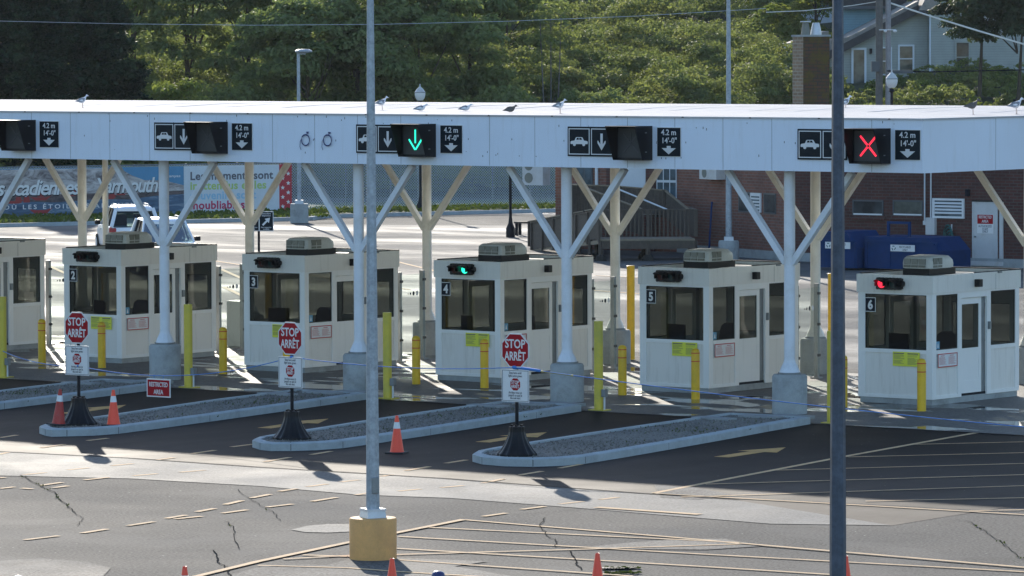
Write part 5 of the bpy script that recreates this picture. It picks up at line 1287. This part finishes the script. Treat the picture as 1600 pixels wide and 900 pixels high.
# wooden ramp
rm = thing('wooden_ramp', 'weathered wooden access ramp with railings at the brick building', 'ramp', (0, 0, 0))
FLp, FRp, LEp = Vector((-38.8, 52.8, 0)), Vector((-36.3, 54.95, 0)), Vector((-46.2, 58.5, 0))
bk = Vector((-.66, .75, 0)).normalized()*1.9
ZD = .76
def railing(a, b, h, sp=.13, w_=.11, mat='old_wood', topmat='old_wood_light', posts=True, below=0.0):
    """a, b: points of the top rail; boards hang h below it"""
    a, b = Vector(a), Vector(b); L = (Vector((b.x, b.y, 0))-Vector((a.x, a.y, 0))).length; ang = math.atan2(b.y-a.y, b.x-a.x); s = (b.z-a.z)/L
    m = MB(); n_ = int(L/sp)
    for i in range(n_):
        x0 = i*sp; x1 = x0+w_; za, zb = s*x0, s*x1; jj = random.uniform(-.01, .01)
        m.add([(x, y, z) for y in (-.02, .02) for (x, z) in ((x0, za-h+jj), (x1, zb-h+jj), (x1, zb-.04), (x0, za-.04))], [(0, 1, 2, 3), (7, 6, 5, 4), (0, 4, 5, 1), (1, 5, 6, 2), (2, 6, 7, 3), (3, 7, 4, 0)])
    m.obj('railing_boards', mat, rm, loc=a, rot=(0, 0, ang))
    t = MB(); vs = [(x, y, s*x+z) for x in (0, L) for (y, z) in ((-.05, -.04), (.05, -.04), (.05, 0), (-.05, 0))]
    t.add(vs, [(0, 1, 2, 3), (7, 6, 5, 4), (0, 4, 5, 1), (1, 5, 6, 2), (2, 6, 7, 3), (3, 7, 4, 0)]); t.obj('top_rail', topmat, rm, loc=a, rot=(0, 0, ang))
    if posts:
        k = max(1, round(L/1.5)); p = MB()
        for i in range(k+1):
            x = L*i/k; p.box(x-.05, x+.05, -.09, -.025, s*x-h-below*(1 if below else 0), s*x-.01)
        p.obj_each('railing_post', 'old_wood', rm, loc=a, rot=(0, 0, ang))
H1 = 1.04
railing(FLp+Vector((0, 0, ZD+H1)), FRp+Vector((0, 0, ZD+H1)), .96, sp=.145, w_=.055, below=.0, topmat='old_wood')
railing(LEp+Vector((0, 0, 1.02)), FLp+Vector((0, 0, ZD+H1)), 1.0, sp=.13, w_=.12, below=.15, topmat='old_wood')
railing(LEp+bk*.8+Vector((0, 0, 1.02)), FLp+bk*.8+Vector((0, 0, ZD+H1)), .95, sp=.13, w_=.07)
railing(FRp+Vector((0, 0, ZD+H1)), FRp+bk+Vector((0, 0, ZD+H1)), .96, sp=.145, w_=.055, topmat='old_wood')
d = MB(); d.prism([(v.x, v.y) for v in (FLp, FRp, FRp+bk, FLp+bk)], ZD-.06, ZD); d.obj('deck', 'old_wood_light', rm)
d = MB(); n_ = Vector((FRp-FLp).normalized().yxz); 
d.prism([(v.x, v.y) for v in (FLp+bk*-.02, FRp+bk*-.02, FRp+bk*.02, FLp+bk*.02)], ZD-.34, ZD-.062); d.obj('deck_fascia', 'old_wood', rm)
d = MB(); A_, B_, C_, D_ = LEp, FLp, FLp+bk*.8, LEp+bk*.8
d.add([(A_.x, A_.y, .02), (B_.x, B_.y, ZD-.02), (C_.x, C_.y, ZD-.02), (D_.x, D_.y, .02), (A_.x, A_.y, -.04), (B_.x, B_.y, ZD-.16), (C_.x, C_.y, ZD-.16), (D_.x, D_.y, -.04)], [(0, 1, 2, 3), (4, 5, 6, 7), (0, 1, 5, 4), (1, 2, 6, 5), (2, 3, 7, 6), (3, 0, 4, 7)]); d.obj('ramp_deck', 'old_wood_light', rm)
p = MB()
for t in (0, .5, 1):
    for q in (0, 1):
        c = FLp.lerp(FRp, t)+bk*q*.95; p.box(c.x-.06, c.x+.06, c.y-.06, c.y+.06, .2, ZD-.06)
for t in (.55, .7, .85):
    c = LEp.lerp(FLp, t); p.box(c.x-.05, c.x+.05, c.y-.05, c.y+.05, .1, ZD*t+.2)
p.obj_each('support_post', 'old_wood', rm)
p = MB()
for t in (0, .5, 1):
    for q in (0, 1):
        c = FLp.lerp(FRp, t)+bk*q*.95; p.lathe([(.22, 0), (.16, .16), (.1, .22)], (c.x, c.y, 0), 10)
for t in (.7, .85): c = LEp.lerp(FLp, t); p.lathe([(.22, 0), (.16, .12), (.1, .18)], (c.x, c.y, 0), 10)
p.obj_each('footing', 'crack_dark', rm)
# upper flight and platform at the doors
P1, P2, P3, P4 = AD(1076, 328, 171.2), AD(1040, 298, 173.0), AD(970, 291.5, 174.0), AD(893, 288, 174.8)
railing(P4, P3, 1.0, w_=.12); railing(P3, P2, 1.0, w_=.12); railing(P2, P1, 1.0, w_=.12)
Q1, Q2 = AD(1003, 327, 170.2), AD(905, 289, 172.2); railing(Q2, Q1, .95, w_=.11)
Q3 = AD(893, 289, 172.0); railing(Q3, Q2, 1.05, w_=.12)
hr = MB(); hr.tube(AD(1043, 329, 170.6), AD(970, 298, 172.3), .03, n=8); hr.obj('handrail', 'louvre_white', rm)
d = MB(); zz = P3.z-1.0; d.add([(P4.x, P4.y, zz), (P2.x, P2.y, zz), (Q1.x*.5+Q2.x*.5, Q1.y*.5+Q2.y*.5, zz), (Q3.x, Q3.y, zz)], [(0, 1, 2, 3)]); d.obj('platform', 'old_wood_light', rm)
bn = thing('wooden_bench', 'small dark wooden table at the left end of the ramp', 'table', G(823, 368), TH-.3)
MB().box(-.42, .42, -.3, .3, .48, .55).obj('top', 'old_wood', bn)
for sx in (-1, 1):
    for sy in (-1, 1): MB().box(sx*.33-.05, sx*.33+.05, sy*.22-.05, sy*.22+.05, 0, .48).obj('leg', 'black_paint', bn)

# ================================================================== HOUSE ON THE HILL
DH = 290.0; PM = FPX/DH
ho = thing('clapboard_house', 'grey blue clapboard house on the hill at upper right', 'house', VF(0, DH), TH)
def hx(px): return (px-800)/PM
def hh_(px, py): return CH-(py-(65+.0036*(px-800)))/PM
def HP(pts): return [(hx(a), hh_(a, b)) for a, b in pts]
def hprism(name, pts, y0, y1, mat, par=None): return MB().prism(HP(pts), y0, y1, axis='y').obj(name, mat, par or ho)
hprism('wall', [(1300,165),(1452,165),(1452,20),(1437,22),(1330,77),(1300,92)], 1.0, 9.0, 'clapboard_grey')
hprism('wall', [(1452.5,170),(1700,170),(1700,-140),(1560,-140),(1452.5,-40)], 0.0, 9.0, 'clapboard_grey')
hprism('corner_board', [(1452.5,170),(1455,170),(1455,-30),(1452.5,-30)], -.05, -.002, 'window_white')
hprism('wall', [(1325,80),(1420,60),(1420,-30),(1325,-30)], 9.5, 14.0, 'clapboard_blue')
hprism('roof', [(1296,97),(1437,25),(1437,12),(1296,84)], .4, 9.2, 'shingle_dark'); hprism('roof', [(1300,82),(1437,12),(1437,6),(1327,62),(1300,66)], .6, 9.4, 'shingle')  # paler upper slab: the sunlit roof plane, put into the shingle colour
hprism('roof', [(1436,22),(1452,22),(1490,-20),(1474,-26),(1445,4)], -.4, 9.0, 'shingle'); hprism('eave', [(1436,25),(1469,24),(1469,20),(1436,21)], -.5, .8, 'shingle_dark')
hprism('roof', [(1325,14),(1428,14),(1475,-40),(1325,-40)], 9.0, 15.0, 'shingle_dark')
hprism('roof_edge', [(1325,17),(1425,17),(1425,12),(1325,12)], 8.8, 8.99, 'window_frame')
hprism('wing', [(1233,165),(1299,165),(1299,92),(1299,74),(1233,77)], 3.0, 8.0, 'clapboard_grey'); hprism('wing_roof', [(1228,79),(1300,79),(1300,52),(1285,55),(1240,70),(1228,72)], 2.6, 8.4, 'shingle')
hprism('gutter', [(1228,79),(1241,77),(1241,72),(1228,73)], 2.4, 2.59, 'window_white')
def hwin(a, b_, c, d_, fw, y, mat='window_white', pane='pane_mid', split=True, name='window'):
    f = MB(); x0, x1, z1, z0 = hx(a), hx(b_), hh_(a, c), hh_(a, d_)
    f.box(x0-fw, x1+fw, y-.08, y-.002, z0-fw, z0); f.box(x0-fw, x1+fw, y-.08, y-.002, z1, z1+fw); f.box(x0-fw, x0, y-.08, y-.002, z0, z1); f.box(x1, x1+fw, y-.08, y-.002, z0, z1)
    if split: f.box(x0, x1, y-.07, y-.003, (z0+z1)/2-.03, (z0+z1)/2+.03)
    fo = f.obj(name, mat, ho); MB().box(x0, x1, y-.04, y-.01, z0, z1).obj('pane', pane, fo); return fo
hwin(1408.5, 1428.5, 77, 116, .11, 1.0); hwin(1495, 1514, 72, 117, .10, 0.0, 'clapboard_grey', 'pane_dark'); f = hwin(1336, 1353, 82, 135, .13, 1.0, split=False, name='door')
hwin(1378, 1394, 80, 120, .09, 1.0)
MB().box(hx(1361), hx(1365), .8, .999, hh_(1363, 88), hh_(1363, 80)).obj('wall_lamp', 'black_paint', ho)
MB().box(hx(1505), hx(1512), -.15, -.003, hh_(1508, 124), hh_(1508, 119)).obj('meter_box', 'steel_grey', ho)

# upper right neighbouring house roof behind the trees
ho2 = thing('distant_house', 'pale house front glimpsed behind trees at the top right', 'house', VF(hx(1318)*1.1, 320), TH)
MB().box(-3.2, 2.4, 0, 6, 6, 11.2).obj('wall', 'banner_white', ho2); MB().prism([(-3.6, 11.2), (2.8, 11.2), (-.4, 13.6)], -.3, 6.3, axis='y').obj('roof', 'shingle_dark', ho2)
w_ = MB().box(-1.4, -.6, -.05, -.003, 9.6, 10.7).obj('window', 'pane_blue', ho2)

# utility poles and wires
DP = 200.0
def upole(px, D, w0, mat, lab, ztop=14, extra=None):
    p = VF((px-800)/(FPX/D), D); e = thing('utility_pole', lab, 'utility pole', (p.x, p.y, 0), TH, 'wooden utility poles')
    MB().tube((0, 0, 0), (0, 0, ztop), w0*.5*1.08, w0*.5*.9, n=12).obj('pole', mat, e, smooth=True); return e
e1 = upole(1374.5, DP, .30, 'pole_wood', 'thick dark brown utility pole')
e2 = upole(1388.5, DP, .23, 'pole_wood_pale', 'paler grey utility pole beside the thick brown one')
upole(1311.5, 225, .13, 'pole_wood', 'thin dark pole just left of the right lamp pole')
b = MB(); b.box(.1, 1.0, -.3, -.1, CH-(119-67)/37.6, CH-(114-67)/37.6); b.obj('bracket_box', 'window_frame', e2); b = MB(); b.box(-.35, .0, -.3, -.12, CH-(116-67)/37.6, CH-(100-67)/37.6); b.obj('meter_box', 'window_frame', e1)
b = MB(); b.ellipsoid((-.14, -.2, CH-(53-67)/37.6), (.07, .07, .06)); b.ellipsoid((.26, -.2, CH-(53-67)/37.6), (.09, .07, .06)); b.path([(-.4, -.2, CH-(51-67)/37.6), (.3, -.2, CH-(51-67)/37.6)], .02, n=5); b.obj_each('insulator', 'louvre_white', e2)
def wire(lab, pts, D, r, mat):
    m = MB(); P = []
    pts = [AD(x, y, D) for x, y in pts]
    for a, b_ in zip(pts[:-1], pts[1:]): P += [a.lerp(b_, t) for t in np.linspace(0, 1, 5)[:-1]]
    P.append(pts[-1]); tag(m.__class__().path(P, r, n=6).obj('overhead_wire', mat, smooth=True), lab, 'wire')
wire('thick pale overhead cable sloping down to the right picture edge', [(1390, 7.5), (1460, 31), (1530, 53), (1660, 92)], DP-.3, .040, 'post_cream')
wire('short pale overhead cable left of the brown utility pole', [(1200, 22), (1260, 20), (1335, 12.5), (1374, 6.5)], DP-.3, .018, 'post_cream')
wire('long thin overhead wire crossing the trees at upper left', [(-60, 24), (0, 27), (200, 33), (400, 36.5), (600, 36.5), (800, 33), (1000, 26.5), (1200, 16)], DP-.3, .011, 'light_metal')
wire('dark overhead wire across the clapboard house', [(1388, 115), (1450, 117), (1530, 116), (1660, 114)], DP-.3, .03, 'black_paint')

# ================================================================== CARS
def suv(lab, p, ang, cid):
    e = thing('parked_car', lab, 'car', p, ang, 'white cars parked beyond the booths')     # forward = +x
    # body sections along x: (x, half width bottom, half width shoulder, z bottom, z shoulder)
    secs = [(-2.42, .72, .80, .45, .95), (-2.36, .86, .92, .32, 1.06), (-1.9, .93, .96, .26, 1.10), (0, .94, .97, .26, 1.08), (1.0, .94, .97, .26, 1.07), (1.7, .93, .95, .27, 1.03), (2.2, .86, .86, .32, .95), (2.42, .70, .70, .42, .78)]
    m = MB(); vs = []; n = 8
    for x, wb, ws, zb, zs in secs:
        for y, z in ((-wb*.9, zb), (-wb, zb+.12), (-ws, zs-.18), (-ws+.06, zs), (ws-.06, zs), (ws, zs-.18), (wb, zb+.12), (wb*.9, zb)): vs.append((x, y, z))
    fs = []
    for i in range(len(secs)-1): fs += [(i*n+j, i*n+(j+1) % n, (i+1)*n+(j+1) % n, (i+1)*n+j) for j in range(n)]
    fs += [tuple(range(n)), tuple(range((len(secs)-1)*n, len(secs)*n))]
    m.add(vs, fs)
    m.obj('body', 'car_white', e, smooth=True, bevel=.02)
    # greenhouse
    zr, zs = 1.76, 1.07
    bot = [(-2.33, .86), (1.02, .88)]; top = [(-2.05, .66), (.18, .68)]
    g = MB(); vs = [(bot[0][0], -bot[0][1], zs), (bot[1][0], -bot[1][1], zs), (bot[1][0], bot[1][1], zs), (bot[0][0], bot[0][1], zs), (top[0][0], -top[0][1], zr-.03), (top[1][0], -top[1][1], zr-.03), (top[1][0], top[1][1], zr-.03), (top[0][0], top[0][1], zr-.03)]
    pts = vs
    g.tube((0, 0, 0), (0, 0, .001), .001, n=3)
    # pillars
    pil = MB()
    def pillar(a, b_, w=.06):
        pil.tube(a, b_, w, n=6)
    for i in (1, 2): pillar(pts[i], pts[i+4], .035)
    for i in (0, 3): pillar(pts[i], pts[i+4], .075)
    bpil = MB()
    for t, w_ in ((.27, .04), (.60, .03)):
        for s in (-1, 1): bpil.tube((bot[0][0]+(bot[1][0]-bot[0][0])*t, s*.87, zs), (top[0][0]+(top[1][0]-top[0][0])*t*1.05, s*.67, zr-.03), w_, n=6)
    pil.obj_each('pillar', 'car_white', e); bpil.obj_each('pillar', 'black_plastic', e)
    r = MB(); rs = [(-2.12, .60, 1.70), (-2.0, .68, 1.765), (-1.0, .70, 1.80), (-.2, .70, 1.79), (.20, .66, 1.745), (.30, .60, 1.69)]
    vs = []
    for x, hw, z in rs:
        for y, dz in ((-hw, -.06), (-hw*.93, 0), (-hw*.5, .03), (hw*.5, .03), (hw*.93, 0), (hw, -.06)): vs.append((x, y, z+dz))
    n = 6; fs = [(i*n+j, i*n+(j+1) % n, (i+1)*n+(j+1) % n, (i+1)*n+j) for i in range(len(rs)-1) for j in range(n)]+[tuple(range(n)), tuple(range((len(rs)-1)*n, len(rs)*n))]
    r.add(vs, fs); r.obj('roof', 'car_white', e, smooth=True)
    rr = MB()
    for s in (-1, 1): rr.path([(-1.7, s*.56, 1.80), (-1.5, s*.56, 1.86), (-.3, s*.56, 1.86), (-.1, s*.56, 1.81)], .018, n=6)
    rr.obj('roof_rail', 'steel_grey', e)
    def quad(name, ids, mat='car_glass', k=.0): MB().poly([pts[i] for i in ids]).obj(name, mat, e, recalc=False)
    quad('rear_window', (0, 4, 7, 3)); quad('windscreen', (1, 2, 6, 5), 'windscreen_glass'); quad('side_window', (0, 1, 5, 4)); quad('side_window', (3, 7, 6, 2))
    MB().box(-2.1, .8, -.80, .80, .9, 1.09).obj('interior', 'dark_interior', e)
    s_ = MB()
    for x in (-.1, -1.1):
        for y in (-.4, .4): s_.box(x-.12, x+.05, y-.22, y+.22, 1.0, 1.48)
    s_.obj_each('seat', 'office_dark', e)
    for s in (-1, 1):
        MB().box(.62, .80, s*.95-.02 if s > 0 else -1.13, 1.13 if s > 0 else -.93, 1.08, 1.24).obj('wing_mirror', 'black_plastic', e, bevel=.03)
        b = MB(); b.prism([(-2.44, .82), (-2.28, .84), (-2.20, 1.02), (-2.34, 1.06), (-2.44, 1.02)], *sorted((s*.70, s*.945)), axis='y'); b.obj('tail_light', 'lamp_red', e)
        b = MB(); b.box(2.24, 2.40, *sorted((s*.50, s*.80)), .68, .82); b.obj('headlight', 'light_metal', e, bevel=.02)
        h = MB()
        for x in (-1.0, .1): h.box(x, x+.18, *sorted((s*.955, s*.99)), .92, .95)
        h.obj_each('door_handle', 'steel_grey', e)
        for x in (-1.45, 1.45):
            t = MB(); t.tube((x, s*.78, .36), (x, s*1.0, .36), .36, n=24); w_ = t.obj('wheel', 'tyre', e, smooth=True)
            MB().tube((x, s*1.0, .36), (x, s*1.012, .36), .23, n=18).obj('rim', 'light_metal', w_)
    MB().box(-2.47, -2.35, -.9, .9, .42, .62).obj('bumper', 'black_plastic', e, bevel=.03)
    MB().box(-2.475, -2.44, -.26, .26, .78, .92).obj('licence_plate', 'light_metal', e)
    MB().box(2.36, 2.44, -.5, .5, .45, .66).obj('grille', 'black_plastic', e, bevel=.02)
c1 = VF((200-800)/(FPX/174), 174); suv('white car parked facing away, its red tail light showing', (c1.x, c1.y, 0), R(139), 1)
c2 = VF((256-800)/(FPX/160), 160); suv('white car facing the booths with its windscreen and roof rails in view', (c2.x, c2.y, 0), R(-41), 2)

# ================================================================== TREES AND SHRUBS
def leaves(C, Nrm, size, rng, jit=.7):
    """quads at C (n,3) roughly facing Nrm"""
    n = len(C); nn = Nrm+rng.normal(0, jit, (n, 3)); nn /= np.linalg.norm(nn, axis=1)[:, None]+1e-6
    a = np.cross(nn, rng.normal(0, 1, (n, 3))); a /= np.linalg.norm(a, axis=1)[:, None]+1e-6; b = np.cross(nn, a)
    s = size*rng.uniform(.6, 1.35, n)[:, None]
    V = np.empty((n, 4, 3)); V[:, 0] = C+a*s; V[:, 1] = C+b*s*.55+nn*s*.15; V[:, 2] = C-a*s; V[:, 3] = C-b*s*.55+nn*s*.15
    return V.reshape(-1, 3)
def quadmesh(name, V, mats, mi=None):
    n = len(V)//4; me = bpy.data.meshes.new(name); me.vertices.add(len(V)); me.vertices.foreach_set('co', V.astype(np.float32).ravel())
    me.loops.add(4*n); me.loops.foreach_set('vertex_index', np.arange(4*n, dtype=np.int32)); me.polygons.add(n)
    me.polygons.foreach_set('loop_start', np.arange(0, 4*n, 4, dtype=np.int32)); me.polygons.foreach_set('loop_total', np.full(n, 4, dtype=np.int32))
    for m in mats: me.materials.append(MATS[m])
    if mi is not None: me.polygons.foreach_set('material_index', mi.astype(np.int32))
    me.update(calc_edges=True); o = bpy.data.objects.new(name, me); COL.objects.link(o); return o
def blob(rng, c, r, n, squash=.8, low=-.25):
    d = rng.normal(0, 1, (n, 3)); d /= np.linalg.norm(d, axis=1)[:, None]
    d[:, 2] = np.where(d[:, 2] < low, -d[:, 2]*.6, d[:, 2])
    rad = r*(1-.42*rng.random(n)**1.6)*(1+.16*np.sin(d[:, 0]*5+c[0])*np.cos(d[:, 1]*6+c[1])+.10*rng.normal(0, 1, n)*.6)
    P = d*rad[:, None]; P[:, 2] *= squash
    return P+np.array(c), d
def crown(rng, blobs, per, size, squash=.8):
    Cs, Ds_ = [], []
    for (c, r) in blobs:
        P, d = blob(rng, c, r, int(per*r*r), squash); Cs.append(P); Ds_.append(d)
    C = np.concatenate(Cs); D = np.concatenate(Ds_); up_ = np.zeros_like(D); up_[:, 2] = .7
    return leaves(C, D+up_, size, rng)
def subblobs(rng, c, r, k, rr=(.20, .38), spread=1.0):
    k = int(k*2)
    out = [(c, r*.58)]
    for _ in range(k):
        d = rng.normal(0, 1, 3); d /= np.linalg.norm(d); d[2] = abs(d[2])*.9-.15
        out.append((tuple(np.array(c)+d*r*spread*rng.uniform(.7, 1.1)), r*rng.uniform(*rr)))
    return out
def tree(name, lab, cat, lat, D, h, r, mat, leafsz=.13, per=420, trunk=True, nb=14, z0=None, cz=None, grp='trees on the hillside', sq=.85, rs=None, low=True):
    z = hz(lat, D) if z0 is None else z0; p = VF(lat, D, z-.2); e = thing(name, lab, cat, p, 0, grp)
    rng = np.random.default_rng(int(abs(lat)*97+D) if rs is None else rs)
    cz = h-r*sq if cz is None else cz
    bl = subblobs(rng, (0, 0, cz), r, nb)
    if low and cz > r*1.1: bl += [((rng.normal()*r*.6, -r*.35+rng.normal()*r*.35, cz*(.25+.08*i)), r*rng.uniform(.34, .5)) for i in range(9)]
    o = quadmesh('crown', crown(rng, bl, per, leafsz, .58), [mat]); o.parent = e
    if trunk:
        m = MB(); m.tube((0, 0, 0), (rng.normal()*.2, rng.normal()*.2, cz), .05+.011*h, .05, n=8)
        for i in range(7 if low else 3):
            a = rng.uniform(0, 2*PI); q = rng.uniform(.3 if low else .75, .8)*cz; m.tube((0, 0, q), (math.cos(a)*r*.6, math.sin(a)*r*.6, cz+rng.uniform(-.3, .6)*r*.6), .006*h, .015, n=6)
        m.obj('trunk', 'trunk_bark', e, smooth=True)
    return e
def plat(px, D): return (px-800)/(FPX/D)
def pine(lab, lat, D, h, r, z0, rs):
    rng = np.random.default_rng(rs); e = thing('pine_tree', lab, 'tree', VF(lat, D, z0-.2), 0, 'trees on the hillside'); Cs = []; Nn = []
    m = MB(); m.tube((0, 0, 0), (0, 0, h), .28, .04, n=10)
    z = .8
    while z < h-.4:
        R_ = r*(1-(z/h)**1.4)*rng.uniform(.85, 1.1); nb = int(7+rng.integers(0, 3))
        for i in range(nb):
            a = rng.uniform(0, 2*PI); L = R_*rng.uniform(.65, 1.1); tip = Vector((math.cos(a)*L, math.sin(a)*L, z+rng.uniform(-.25, .5)))
            m.tube((0, 0, z), tip, .05, .012, n=5, cap=False)
            n = int(210*L); t = rng.random(n)**.6; w = .55*(1-t*.45)
            P = np.stack([tip.x*t, tip.y*t, z+(tip.z-z)*t], 1)+rng.normal(0, 1, (n, 3))*np.stack([w*.55, w*.55, w*.28], 1)
            Cs.append(P); dd = np.tile([0, 0, 1.0], (n, 1)); Nn.append(dd)
        z += rng.uniform(.42, .62)
    o = quadmesh('crown', leaves(np.concatenate(Cs), np.concatenate(Nn), .15, rng, .8), ['leaf_pine']); o.parent = e
    m.obj('trunk', 'trunk_bark', e, smooth=True); return e
pine('broad dark pine filling the upper left corner', plat(35, 243), 243, 16, 4.6, .3, 5)
pine('dark pine beside the light shrubs, second from the left', plat(160, 246), 246, 14, 3.6, .5, 9)
pine('dark pine behind the other two at far left', plat(95, 254), 254, 16, 4.4, 1.0, 15)
T = [ # label, px, D, height, radius, mat, leafsz, nb, centre height
 ('rounded light green thicket right of the pines', 270, 241, 5.6, 2.3, 'leaf_bright', .11, 16, 3.7),
 ('light green thicket sloping down beside the flat headed lamp', 365, 241, 4.6, 2.2, 'leaf_bright', .11, 16, 2.7),
 ('leafy tree above the light thicket at upper left', 300, 280, 13.5, 3.6, 'leaf_tree', .14, 16, 9.4),
 ('leafy tree behind the thin wire at upper left', 395, 274, 12.0, 3.8, 'leaf_tree', .14, 18, 8.2),
 ('dark leafy tree behind the flat headed lamp', 480, 254, 10.0, 3.7, 'leaf_tree', .13, 20, 6.2),
 ('leafy tree directly behind the left lamp pole', 560, 258, 12.0, 4.0, 'leaf_tree', .14, 20, 7.4),
 ('dense leafy tree right of the left lamp pole', 655, 257, 10.5, 3.9, 'leaf_tree', .14, 20, 6.4),
 ('leafy tree where the woods meet the open slope', 735, 268, 11.5, 3.4, 'leaf_tree', .14, 18, 6.8),
 ('tall tree at the back of the woods near the top edge', 520, 285, 14.0, 4.6, 'leaf_tree', .15, 18, 9.0),
 ('tall tree behind the woods left of centre', 640, 290, 13.0, 4.6, 'leaf_tree', .15, 18, 8.0),
 ('tall tree behind the pines at the top edge', 210, 282, 15.0, 4.8, 'leaf_tree', .15, 18, 10.0),
 ('dark bush between slope and woods', 795, 300, 8.0, 3.2, 'leaf_tree', .14, 16, 4.4),
 ('dark round bush in the middle of the slope', 920, 262, 3.6, 1.7, 'leaf_tree', .12, 12, 1.9),
 ('bright leafy tree just right of the plain lamp pole', 1215, 322, 7.5, 3.2, 'leaf_tree', .15, 16, 4.0),
 ('leafy tree above the brick chimney', 1275, 305, 7.0, 2.6, 'leaf_bright', .14, 16, 4.0),
 ('tree at the top edge left of the clapboard house', 1335, 330, 9.5, 3.0, 'leaf_tree', .15, 16, 5.5),
 ('dark leafy tree standing before the clapboard house', 1590, 268, 9.0, 3.3, 'leaf_dark', .14, 22, 5.1),
 ('small leafy tree left of the dark tree at the house', 1530, 272, 8.0, 2.1, 'leaf_dark', .13, 16, 5.7)]
for (lab, px, D, h, r, mt, lz, nb, cz) in T:
    tree('leafy_tree' if cz > r*1.2 else 'leafy_bush', lab, 'tree' if cz > r*1.2 else 'bush', plat(px, D), D, h, r, mt, lz*1.05, 300, True, nb, cz=cz, low='house' not in lab)
for i, (px, nm) in enumerate(((853, 'left'), (862, 'middle'), (871, 'right'))):
    D = 262+i*2; e = thing('sapling', '%s one of three thin bare stemmed saplings on the slope' % nm, 'tree', VF(plat(px, D), D, hz(plat(px, D), D)), 0, 'thin saplings on the slope'); rng = np.random.default_rng(40+i)
    m = MB(); m.tube((0, 0, -.2), ((i-1)*.35, 0, 6.6), .055, .02, n=6); m.obj('trunk', 'pole_wood', e)
    o = quadmesh('crown', crown(rng, [((.3*(i-1), 0, 5.3), .9), ((.2, .1, 6.6), 1.0), ((-.4, 0, 4.4), .5)], 260, .11), ['leaf_shrub']); o.parent = e

# hillside scrub: nobody could count it
rng = np.random.default_rng(3); Vs = []; Mi = []
D = 239.5; row = 0
while D < 352:
    half = D*.1065+14; lat = -half+rng.uniform(0, 2)
    while lat < half:
        px = 800+lat*FPX/D; d_ = D+rng.uniform(-1.5, 1.5); z = hz(lat, d_)
        fld = math.sin(lat*.62+1.4*math.sin(d_*.19))*math.sin(d_*.30+lat*.17); r = (rng.uniform(.8, 1.25) if fld < .15 else rng.uniform(2.0, 3.1))*(1+.15*(D > 280)); mt = 0
        u = rng.random()
        if px > 640 and D < 262: mt = 2 if u < .45 else (1 if u < .6 else 0)
        if px > 940 and D < 256: mt = 1 if u < .75 else 2
        if px > 900 and D < 268: r = rng.uniform(.8, 1.25)
        if px > 1300 and 244 < D < 284: r = rng.uniform(.7, 1.15); mt = 0 if u < .7 else 2
        if D > 284 and px > 1225: lat += 3; 
        if D > 284 and px > 1225 and px < 1640 and D < 305: continue
        bl = subblobs(rng, (0, 0, r*.25), r, 7, (.22, .42))
        per = 330 if D < 300 else 250
        if px < 620 and D > 262: per = 260
        out_ = abs(lat) > D*.1065+3
        if out_: per = 90
        V = crown(rng, bl, per, .17 if out_ else .105 if mt != 1 else .08, .62 if mt != 1 else 1.0)
        p = VF(lat, d_, z); V += np.array([p.x, p.y, p.z]); Vs.append(V); Mi.append(np.full(len(V)//4, mt if u < .93 else 0))
        lat += min(r, 1.9)*rng.uniform(.9, 1.35)
    D += 3.4+(D-240)*.035; row += 1
V = np.concatenate(Vs); mi = np.concatenate(Mi)
print('scrub leaves', len(V)//4)
tag(quadmesh('hillside_scrub', V, ['leaf_shrub', 'leaf_golden', 'leaf_bright'], mi), 'thick green and golden scrub covering the hillside', 'scrub', kind='stuff')
# verge grass tufts
Cn = []; 
for _ in range(9000):
    s = random.uniform(K0, FL+6); q = random.uniform(-1.5, 3.4 if s > 15 else 7.2); p = FP(s, q, .10); Cn.append((p.x, p.y, .10+random.uniform(.02, .16)))
Cn = np.array(Cn); Nn_ = np.tile([.3, -.3, .6], (len(Cn), 1)); tag(quadmesh('verge_grass', leaves(Cn, Nn_, .10, rng, .9), ['leaf_grass']), kind='stuff')

# ================================================================== air
b = MB().box(-420, 160, -110, 420, -1.0, 34.0)
m, nt_, pb_ = new('haze_air'); nt_.nodes.remove(pb_); vo = N(nt_, 'ShaderNodeVolumePrincipled'); vo.inputs['Density'].default_value = HAZE
vo.inputs['Color'].default_value = (0.86, 0.92, 1.0, 1); vo.inputs['Anisotropy'].default_value = 0.1
nt_.links.new(vo.outputs[0], nt_.nodes['Material Output'].inputs['Volume'])
tag(b.obj('haze', 'haze_air'), kind='stuff')
